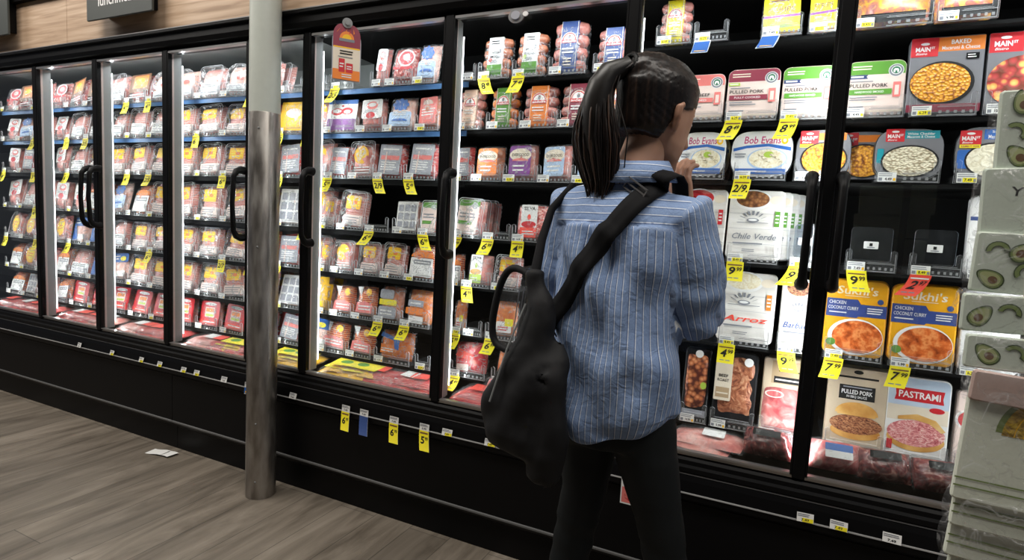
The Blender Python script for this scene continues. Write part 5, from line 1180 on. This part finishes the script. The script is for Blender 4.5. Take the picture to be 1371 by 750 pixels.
# --- head: skull, jaw, nose, lips, ear; turned to her right and bowed a little
HR = Euler((R(-14), R(4), R(-20))).to_matrix()
def H(x, y, z): return HEAD+HR @ Vector((x, y, z))
V, F = [], []
prof = [(-.105, .020, .022, .045), (-.095, .034, .034, .040), (-.075, .050, .050, .030), (-.050, .060, .066, .018), (-.020, .066, .078, .006), (.010, .070, .088, -.004), (.040, .072, .093, -.010), (.070, .068, .086, -.012), (.095, .052, .066, -.012), (.112, .028, .036, -.010), (.118, .008, .010, -.008)]
loft(V, F, [(H(0, c, z), rx, ry, HR, 1) for z, rx, ry, c in prof], 28)
V2, F2 = [], []
b0 = len(V); V3, F3 = [], []
limb(V3, F3, [H(0, .072, .022), H(0, .092, -.004), H(0, .102, -.026), H(0, .090, -.036)], [.008, .010, .013, .008], 12)          # nose
limb(V3, F3, [H(-.022, .074, -.058), H(0, .086, -.056), H(.022, .074, -.058)], [.004, .008, .004], 10)    # lips
limb(V3, F3, [H(-.034, .070, .034), H(-.018, .082, .038), H(0, .084, .034), H(.018, .082, .038), H(.034, .070, .034)], [.005, .007, .006, .007, .005], 10)   # brow
limb(V3, F3, [H(-.030, .050, -.05), H(-.012, .072, -.092), H(.012, .072, -.092), H(.030, .050, -.05)], [.014, .014, .014, .014], 12)  # chin and jaw
for s in (-1, 1):
    limb(V3, F3, [H(s*.068, -.006, -.034), H(s*.074, -.010, -.020), H(s*.080, -.018, .0), H(s*.082, -.022, .016), H(s*.076, -.010, .026), H(s*.071, .000, .018)], [.007, .008, .009, .009, .007, .004], 10)
off = len(V); V += V3; F += [tuple(i+off for i in f) for f in F3]
head = remesh(V, F, 'head', 'skin', .0045, 2, woman)
for s in (-1, 1):
    q = MB(); q.T = Matrix.Translation(H(s*.030, .066, .012)) @ HR.to_4x4(); q.lathe([(.001, -.010), (.007, -.007), (.010, 0), (.007, .007), (.001, .010)], 'white', 14); q.ell(0, 0, .0048, .0048, 'brown', y=-.0105)
    q2 = MB(); q2.T = q.T @ Matrix.Rotation(math.pi, 4, 'Z'); q2.ell(0, 0, .0048, .0048, 'ink', y=-.0102); q.v += q2.v; q.f += [[i+len(q.v)-len(q2.v) for i in f] for f in q2.f]; q.mi += [q.m('ink')]*len(q2.f); q.sm += q2.sm
    q.build('eye', head)
# --- hands
def hand(wrist, d, palm_n, curl, name):
    """palm box narrowing to the wrist, four unequal fingers with two bends each, thumb from the side"""
    d = d.normalized(); pn = (palm_n-d*palm_n.dot(d)).normalized(); sd = d.cross(pn)
    V, F = [], []
    M3 = Matrix((sd, pn, d)).transposed()
    loft(V, F, [(wrist+d*t, rx, ry, M3, .8) for t, rx, ry in ((-.015, .020, .016), (0, .022, .015), (.03, .034, .014), (.065, .040, .013), (.080, .038, .011))], 18)
    for i, (o_, ln) in enumerate(((-.029, .062), (-.010, .074), (.010, .070), (.028, .056))):
        p = wrist+d*.074+sd*o_; dd = d.copy(); P = [p-d*.012]; k = curl*(.8+.15*i)
        for seg, fr in enumerate((.45, .32, .23)):
            dd = (Matrix.Rotation(k*(1 if seg else .6), 3, sd) @ dd).normalized(); P.append(p); p = p+dd*ln*fr
        P.append(p); limb(V, F, P, [.009, .009, .0082, .0075, .0058], 10)
    P = [wrist+d*.020-sd*.026, wrist+d*.038-sd*.046, wrist+d*.062-sd*.056+pn*.006, wrist+d*.082-sd*.054+pn*.012]
    limb(V, F, P, [.013, .0105, .0088, .0064], 10)
    return remesh(V, F, name, 'skin', .0032, 1, woman)
hand(WRR+(WRR-ELR).normalized()*.008, Vector((-.22, -.10, 1)), Vector((-.5, -.85, .1)), -.55, 'hand')
hand(WRL, (WRL-ELL), Vector((0, 0, -1)), .5, 'hand')
# --- leggings and shoes
V, F = [], []
limb(V, F, [(.014, 0, .765), (.010, 0, .81), (0, 0, .92), (0, 0, .97)], [(.128, .098), (.135, .103), (.120, .090), (.112, .080)])
for s, kx, fx in ((1, .155, .176), (-1, -.076, -.086)):
    fy = .02 if s > 0 else -.02
    limb(V, F, [(s*.066+.008, 0, .84), (s*.076+.022, .0, .74), (s*.092+.036, .004+fy*.5, .62), (kx, .010+fy, .48), (kx+s*.004, -.012+fy, .34), (fx, -.01+fy, .12)], [.077, .068, .054, .048, .050, .040])
def wr(me):
    for v in me.vertices:
        c = v.co; a = noise.noise(Vector((c.x*9, c.y*9, c.z*26)))*.0022+ (math.sin(c.z*95+c.x*20)*.0018 if c.z < .56 else 0); v.co = c+v.normal*a
leg = remesh(V, F, 'leggings', 'leggings', .008, 2, woman, wr)
for s, fx in ((1, .176), (-1, -.086)):
    fy = .02 if s > 0 else -.02; V, F = [], []
    limb(V, F, [(fx, -.052+fy, .050), (fx, -.02+fy, .052), (fx+s*.006, .06+fy, .040), (fx+s*.012, .13+fy, .032), (fx+s*.014, .185+fy, .030)], [(.030, .032), (.038, .046), (.042, .036), (.044, .028), (.026, .018)], 18)
    sh = remesh(V, F, 'shoe', 'shoe', .006, 1, woman)
    q = MB(); q.T = Matrix.Translation((fx+s*.007, .06+fy, 0)) @ Matrix.Rotation(R(90), 4, 'X'); q.prism([(p[0]*.044, p[1]*.128) for p in ell_pts(0, 0, 1, 1, 26)], -.014, -.0, 'sole'); q.build('sole', sh)
# --- shirt: body and sleeves grown together, then wrinkled
V, F = [], []
def ring(x, y, z, rx, ry, sq=.82): return ((x, y, z), rx, ry, I3, sq)
loft(V, F, [ring(.010, -.004, .795, .138, .108), ring(.008, -.006, .830, .148, .116), ring(.004, -.006, .90, .150, .118), ring(0, -.004, 1.0, .144, .112), ring(0, -.002, 1.10, .144, .110), ring(0, 0, 1.19, .152, .108), ring(-.003, 0, 1.26, .156, .100), ring(-.006, 0, 1.300, .138, .088), ring(-.002, .002, 1.335, .104, .074, .9), ring(.006, .004, 1.358, .082, .064, 1), ring(.008, .006, 1.372, .066, .058, 1)], 36)
def sleeve(S, E, W_, cut):
    e2 = E+(W_-E)*cut; out = Vector((math.copysign(1, S.x), 0, 0))
    limb(V, F, [S-out*.05+Vector((0, 0, -.006)), S+out*.006, S.lerp(E, .35)+out*.008, S.lerp(E, .75)+out*.008, E+Vector((0, 0, -.012)), E.lerp(e2, .5)+Vector((0, 0, -.014)), e2], [(.060, .056), (.057, .058), (.057, .064), (.058, .070), (.056, .068), (.052, .056), (.046, .046)], 24)
sleeve(SHR, ELR, WRR, .42); sleeve(SHL, ELL, WRL, .45)
# collar stand and fall
limb(V, F, [(.008, .004, 1.355), (.011, .005, 1.378), (.013, .007, 1.392)], [(.070, .064), (.066, .061), (.063, .058)], 24)
def seg_d(p, a, b):
    t = max(0, min(1, (p-a).dot(b-a)/(b-a).length_squared)); return (p-(a+(b-a)*t)).length, t
def shirt_post(me):
    at = me.attributes.new('stripe', 'FLOAT', 'POINT'); vals = []
    nrm = [v.normal.copy() for v in me.vertices]
    for v, n_ in zip(me.vertices, nrm):
        c = v.co.copy(); dT, _ = seg_d(c, Vector((0, 0, .8)), Vector((0, 0, 1.3)))
        best = None
        for S, E, W_ in ((SHR, ELR, WRR), (SHL, ELL, WRL)):
            d1, t1 = seg_d(c, S, E); d2, t2 = seg_d(c, E, E+(W_-E)*.45)
            inside = abs(c.x) > .142+.02*(1-min(1, max(0, (1.31-c.z)/.08)))
            d = min(d1, d2)
            if (best is None or d < best[0]): best = (d, S, E, W_, t1, inside, d1 <= d2)
        d, S, E, W_, t1, inside, upper = best
        arm = d < .085 and inside
        back = c.y < 0
        if arm:
            ax = (E-S).normalized() if upper else (W_-E).normalized(); q0 = S if upper else E
            rel = c-q0; rel -= ax*rel.dot(ax); m3 = along(ax); loc = m3.transposed() @ rel
            val = math.atan2(loc.y, loc.x)*.068+1
            t = (c-q0).dot(ax)
            w1 = math.sin(t*70+math.atan2(loc.y, loc.x)*1.5+3*noise.noise(c*9))*.0035*(1 if t > .12 or not upper else .35)
            w2 = noise.noise(Vector((c.x*16, c.y*16, c.z*10)))*.008
        elif back and c.z > 1.262-.01*abs(c.x)/.17: val = c.z+.25*abs(c.x)*0+2
        else:
            val = math.atan2(c.x, -c.y)*.155+3+.006*noise.noise(Vector((c.x*5, 0, c.z*4)))
            # long diagonal drag folds from the shoulders to the slung hip, plus a centre box pleat
            drag = math.sin((c.x*.9+c.z*.75)*46+2.2*noise.noise(c*6))*.0085*max(0, min(1, (1.24-c.z)/.1))
            w1 = drag*(.5+.5*noise.noise(c*4+Vector((5, 0, 0)))+.4)
            pl = (.011*math.exp(-((c.x)/.013)**2)-.011*math.exp(-((abs(c.x)-.026)/.008)**2))*max(0, min(1, (c.z-.95)/.25)) if back and c.z < 1.262 else 0
            w2 = noise.noise(Vector((c.x*7, c.y*7, c.z*5)))*.022+noise.noise(Vector((c.x*18, c.y*18, c.z*12+3)))*.011+pl
        if not arm and back and c.z > 1.262: w1 = math.sin(c.z*60+c.x*8)*.0008; w2 = noise.noise(c*14)*.005
        # yoke seam: a shallow groove
        if back and not arm: w1 -= .003*math.exp(-((c.z-1.262)/.004)**2)
        v.co = c+n_*(w1+w2)
        # curved shirt-tail hem
        if c.z < .86 and not arm: v.co.z += (.060*(c.x/.14)**2-.014)*max(0, min(1, (.86-c.z)/.06))
        vals.append(val)
    at.data.foreach_set('value', vals)
shirt = remesh(V, F, 'shirt', 'shirt', .0065, 3, woman, shirt_post)
# collar fall as a folded band behind the neck
q = MB(); n = 26; vs = []
for i in range(n+1):
    a = R(-200+220*i/n)
    ca, sa = math.cos(a), math.sin(a)
    for r_, z in ((.064, 1.396), (.069, 1.400), (.078, 1.380), (.088, 1.356)): vs.append((.012+ca*r_*1.05, .006+sa*r_*.95, z+.006*sa))
q.add(vs, [(4*i+k, 4*i+4+k, 4*i+5+k, 4*i+1+k) for i in range(n) for k in range(3)], MATS['shirt'], True)
me = q.mesh('collar'); at = me.attributes.new('stripe', 'FLOAT', 'POINT'); at.data.foreach_set('value', [v.co.z*1.2+5 for v in me.vertices])
co = bpy.data.objects.new('collar', me); COL.objects.link(co); co.parent = shirt; so = co.modifiers.new('t', 'SOLIDIFY'); so.thickness = .003
# --- hair: close cap, then ponytail strands
V, F = [], []
cap = [(-.055, .052, .050, -.040), (-.035, .066, .066, -.030), (-.010, .073, .080, -.022), (.015, .077, .090, -.019), (.045, .079, .098, -.018), (.075, .076, .094, -.016), (.100, .062, .078, -.014), (.120, .040, .050, -.012), (.129, .014, .018, -.010)]
loft(V, F, [(H(0, c, z), rx, ry, HR, 1) for z, rx, ry, c in cap], 32)
TIE = H(-.008, -.112, .078)
limb(V, F, [H(0, -.06, .07), H(-.004, -.095, .076), TIE], [.060, .040, .024], 16)
def hp(me):
    # comb grooves running to the tie; keep ears and face clear
    for v in me.vertices:
        l = HR.transposed() @ (v.co-HEAD); a = math.atan2(l.x, l.z-.07)
        v.co += v.normal*(.0009*math.sin(a*60+2*noise.noise(v.co*30)))
        l = HR.transposed() @ (v.co-HEAD)
        e = .006+.45*(l.y+.02)-l.z
        if l.y > -.022 and e > 0:
            k = min(1, e/.008)*min(1, (l.y+.022)/.006); v.co -= Vector((v.co-HEAD)).normalized()*.032*k
hair = remesh(V, F, 'hair', 'hair', .005, 2, woman, hp)
q = MB(); q.tube([TIE+HR @ Vector((.021*math.cos(R(a)), .0, .021*math.sin(R(a)))) for a in range(0, 361, 30)], .006, 'black', 8); q.build('hair_tie', hair)
rr = random.Random(3); q = MB()
end = TIE+Vector((-.040, -.025, -.285))
for i in range(430):
    a = rr.uniform(0, 2*math.pi); r0 = .020*math.sqrt(rr.random()); r1 = .040*math.sqrt(rr.random()); ln = rr.uniform(.82, 1.05)
    if i > 405: r1 *= 1.5
    o1 = Vector((math.cos(a), .5*math.sin(a), 0)); P = []; E_ = TIE.lerp(end, 1); m_ = 9
    for k in range(m_):
        t = k/(m_-1)*ln
        c = TIE.lerp(end, t)+Vector((-.034, -.034, .012))*math.sin(min(1, t*1.05)**.6*math.pi)*(1 if t < .95 else .4)
        sp = r0+(r1*(.9+.55*math.sin(min(1, t)*math.pi))-r0)*min(1, t*1.7); sp *= (1-.35*max(0, t-.8)/.25)
        P.append(c+o1*sp+Vector((rr.uniform(-1, 1), rr.uniform(-1, 1), 0))*.0018)
    w0 = rr.uniform(.0016, .0029)
    q.tube(P, [w0, w0*1.1, w0, w0, w0*.95, w0*.9, w0*.8, w0*.6, w0*.15], rr.choice(['hair', 'hair', 'hairdark', 'hair', 'hairtip']), 6)
CP = [TIE.lerp(end, k/8*.86)+Vector((-.034, -.034, .012))*math.sin(min(1, k/8*.86*1.05)**.6*math.pi) for k in range(9)]
q.tube(CP, [.017, .026, .031, .033, .033, .031, .027, .020, .008], 'hairdark', 12)
q.build('ponytail', hair)
# --- crossbody strap laid over the shirt, with its slider buckle
bv = BVHTree.FromPolygons([v.co for v in shirt.data.vertices], [p.vertices for p in shirt.data.polygons])
q = MB(); n = 34; vs = []
A, B = Vector((.088, 0, 1.345)), Vector((-.128, 0, 1.01)); dr = (B-A).normalized(); pr = Vector((-dr.z, 0, dr.x)).normalized()
cl = []
for i in range(n+1):
    p = A+(B-A)*(i/n)
    row = []
    for k in (-1, -.33, .33, 1):
        o_ = p+pr*.023*k; h = bv.ray_cast(Vector((o_.x, -.5, o_.z)), Vector((0, 1, 0))); y = h[0].y if h[0] else -.06
        row.append([o_.x, y, o_.z])
    my = min(r_[1] for r_ in row); cl.append(my)
    for r_ in row: vs.append(Vector((r_[0], (r_[1]+my)/2-.006, r_[2])))
q.add(vs, [(4*i+k, 4*i+4+k, 4*i+5+k, 4*i+1+k) for i in range(n) for k in range(3)], 'webbing', True)
fr = [(.102, -.052, 1.358), (.106, -.020, 1.372), (.106, .010, 1.374), (.102, .045, 1.360), (.090, .090, 1.31), (.045, .125, 1.22), (-.05, .135, 1.10), (-.16, .110, 1.0), (-.195, .03, .95)]
vs2 = [vs[0]*1, vs[1]*1, vs[2]*1, vs[3]*1]
for p in fr:
    for k in (-1, -.33, .33, 1): vs2.append(Vector(p)+Vector((pr.x, 0, pr.z*.6))*.023*k+Vector((0, 0, .004)))
q.add(vs2, [(4*i+k, 4*i+4+k, 4*i+5+k, 4*i+1+k) for i in range(len(fr)) for k in range(3)], 'webbing', True)
bag = empty('shoulder_bag', (PX, PY, 0), PR); tag(bag, 'slouchy black fabric shoulder bag hanging at her hip from a wide strap', 'bag')
st = q.build('strap', bag); so = st.modifiers.new('t', 'SOLIDIFY'); so.thickness = .003; so.offset = 1
q = MB(); c0 = vs[8]; q.T = Matrix.Translation(c0+Vector((0, -.004, 0))) @ Matrix.Rotation(math.atan2(-pr.z, pr.x), 4, 'Y')
for a, b_, c_, d_ in ((-.027, .027, .010, .013), (-.027, .027, -.013, -.010), (-.027, -.024, -.013, .013), (.024, .027, -.013, .013), (-.024, .024, -.0015, .0015)): q.box(a, b_, -.003, 0, c_, d_, MATS['silver'])
q.build('slider_buckle', st)
# bag body: slumped sack, wrinkled; plus the drop of the strap into it
V, F = [], []
BX, BY = -.128, -.172
loft(V, F, [((BX+.012, BY, .735), .048, .026, I3, 1), ((BX, BY, .752), .084, .050, I3, .9), ((BX-.006, BY, .79), .096, .062, I3, .9), ((BX-.008, BY, .86), .092, .060, I3, .9), ((BX+.010, BY, .93), .064, .048, I3, .9), ((BX+.024, BY+.006, 1.0), .040, .034, I3, .9), ((BX+.020, BY+.012, 1.07), .030, .024, I3, .9), ((BX-.004, BY+.02, 1.15), .022, .016, I3, .9)], 28)
limb(V, F, [(BX+.062, BY-.0, .70), (BX+.068, BY-.004, .76), (BX+.070, BY-.004, .83), (BX+.066, BY-.0, .92), (BX+.055, BY+.03, 1.0)], [(.034, .022), (.048, .034), (.050, .038), (.040, .030), (.026, .018)], 20)
def bw(me):
    for v in me.vertices:
        c = v.co; v.co = c+v.normal*(math.sin((c.x*1.1-c.z*.8)*46+3*noise.noise(c*7))*.004+noise.noise(c*9)*.012+noise.noise(c*30)*.002)
remesh(V, F, 'bag_body', 'bagcloth', .0075, 2, bag, bw)
q = MB(); q.tube([(BX-.004, BY+.02, 1.14), (BX-.016, BY+.055, 1.22), (BX-.022, BY+.095, 1.29), (BX-.010, BY+.16, 1.35)], [.012, .010, .009, .009], 'webbing', 8); q.build('short_strap', bag)
q = MB(); q.tube([(BX+.004, BY-.018, 1.08), (BX-.02, BY-.044, .98), (BX-.045, BY-.064, .86)], .0022, 'postgrey', 6); q.build('zip', bag)
# --- clear-sided bag with thick black rim held beside her
cb = empty('clear_bag', (PX, PY, 0), PR); tag(cb, 'small clear-sided bag with thick black rounded rim tucked behind the shoulder bag', 'bag')
def rimpath(cx, cz, rx, rz, y, rot):
    P = []
    for t in range(0, 361, 12):
        a = R(t); ca, sa = math.cos(a), math.sin(a); x = math.copysign(abs(ca)**.7, ca)*rx; z = math.copysign(abs(sa)**.75, sa)*rz
        P.append((cx+x*math.cos(rot)-z*math.sin(rot), y, cz+x*math.sin(rot)+z*math.cos(rot)))
    return P
q = MB(); q.tube(rimpath(-.276, 1.035, .054, .106, -.05, R(-12)), .0095, 'bagcloth', 10); q.build('rim', cb)
q = MB(); q.tube(rimpath(-.256, 1.055, .054, .098, .060, R(-12)), .0065, 'bagcloth', 10); q.build('rim', cb)
q = MB(); A_ = rimpath(-.276, 1.035, .054, .106, -.05, R(-12)); B_ = rimpath(-.256, 1.055, .054, .098, .060, R(-12)); n = len(A_)
q.add(A_+B_, [(i, i+1, n+i+1, n+i) for i in range(n-1)], MATS['traypl'], True); q.add([Vector(p) for p in A_[:-1]], [tuple(range(n-1))], MATS['traypl']); q.build('clear_panel', cb)
q = MB()
for dx in (-.030, -.016, .0, .014, .028): q.tube([(-.262+dx, -.02, .955), (-.254+dx, -.01, 1.09)], .0014, 'silver', 6)
q.build('wire', cb)
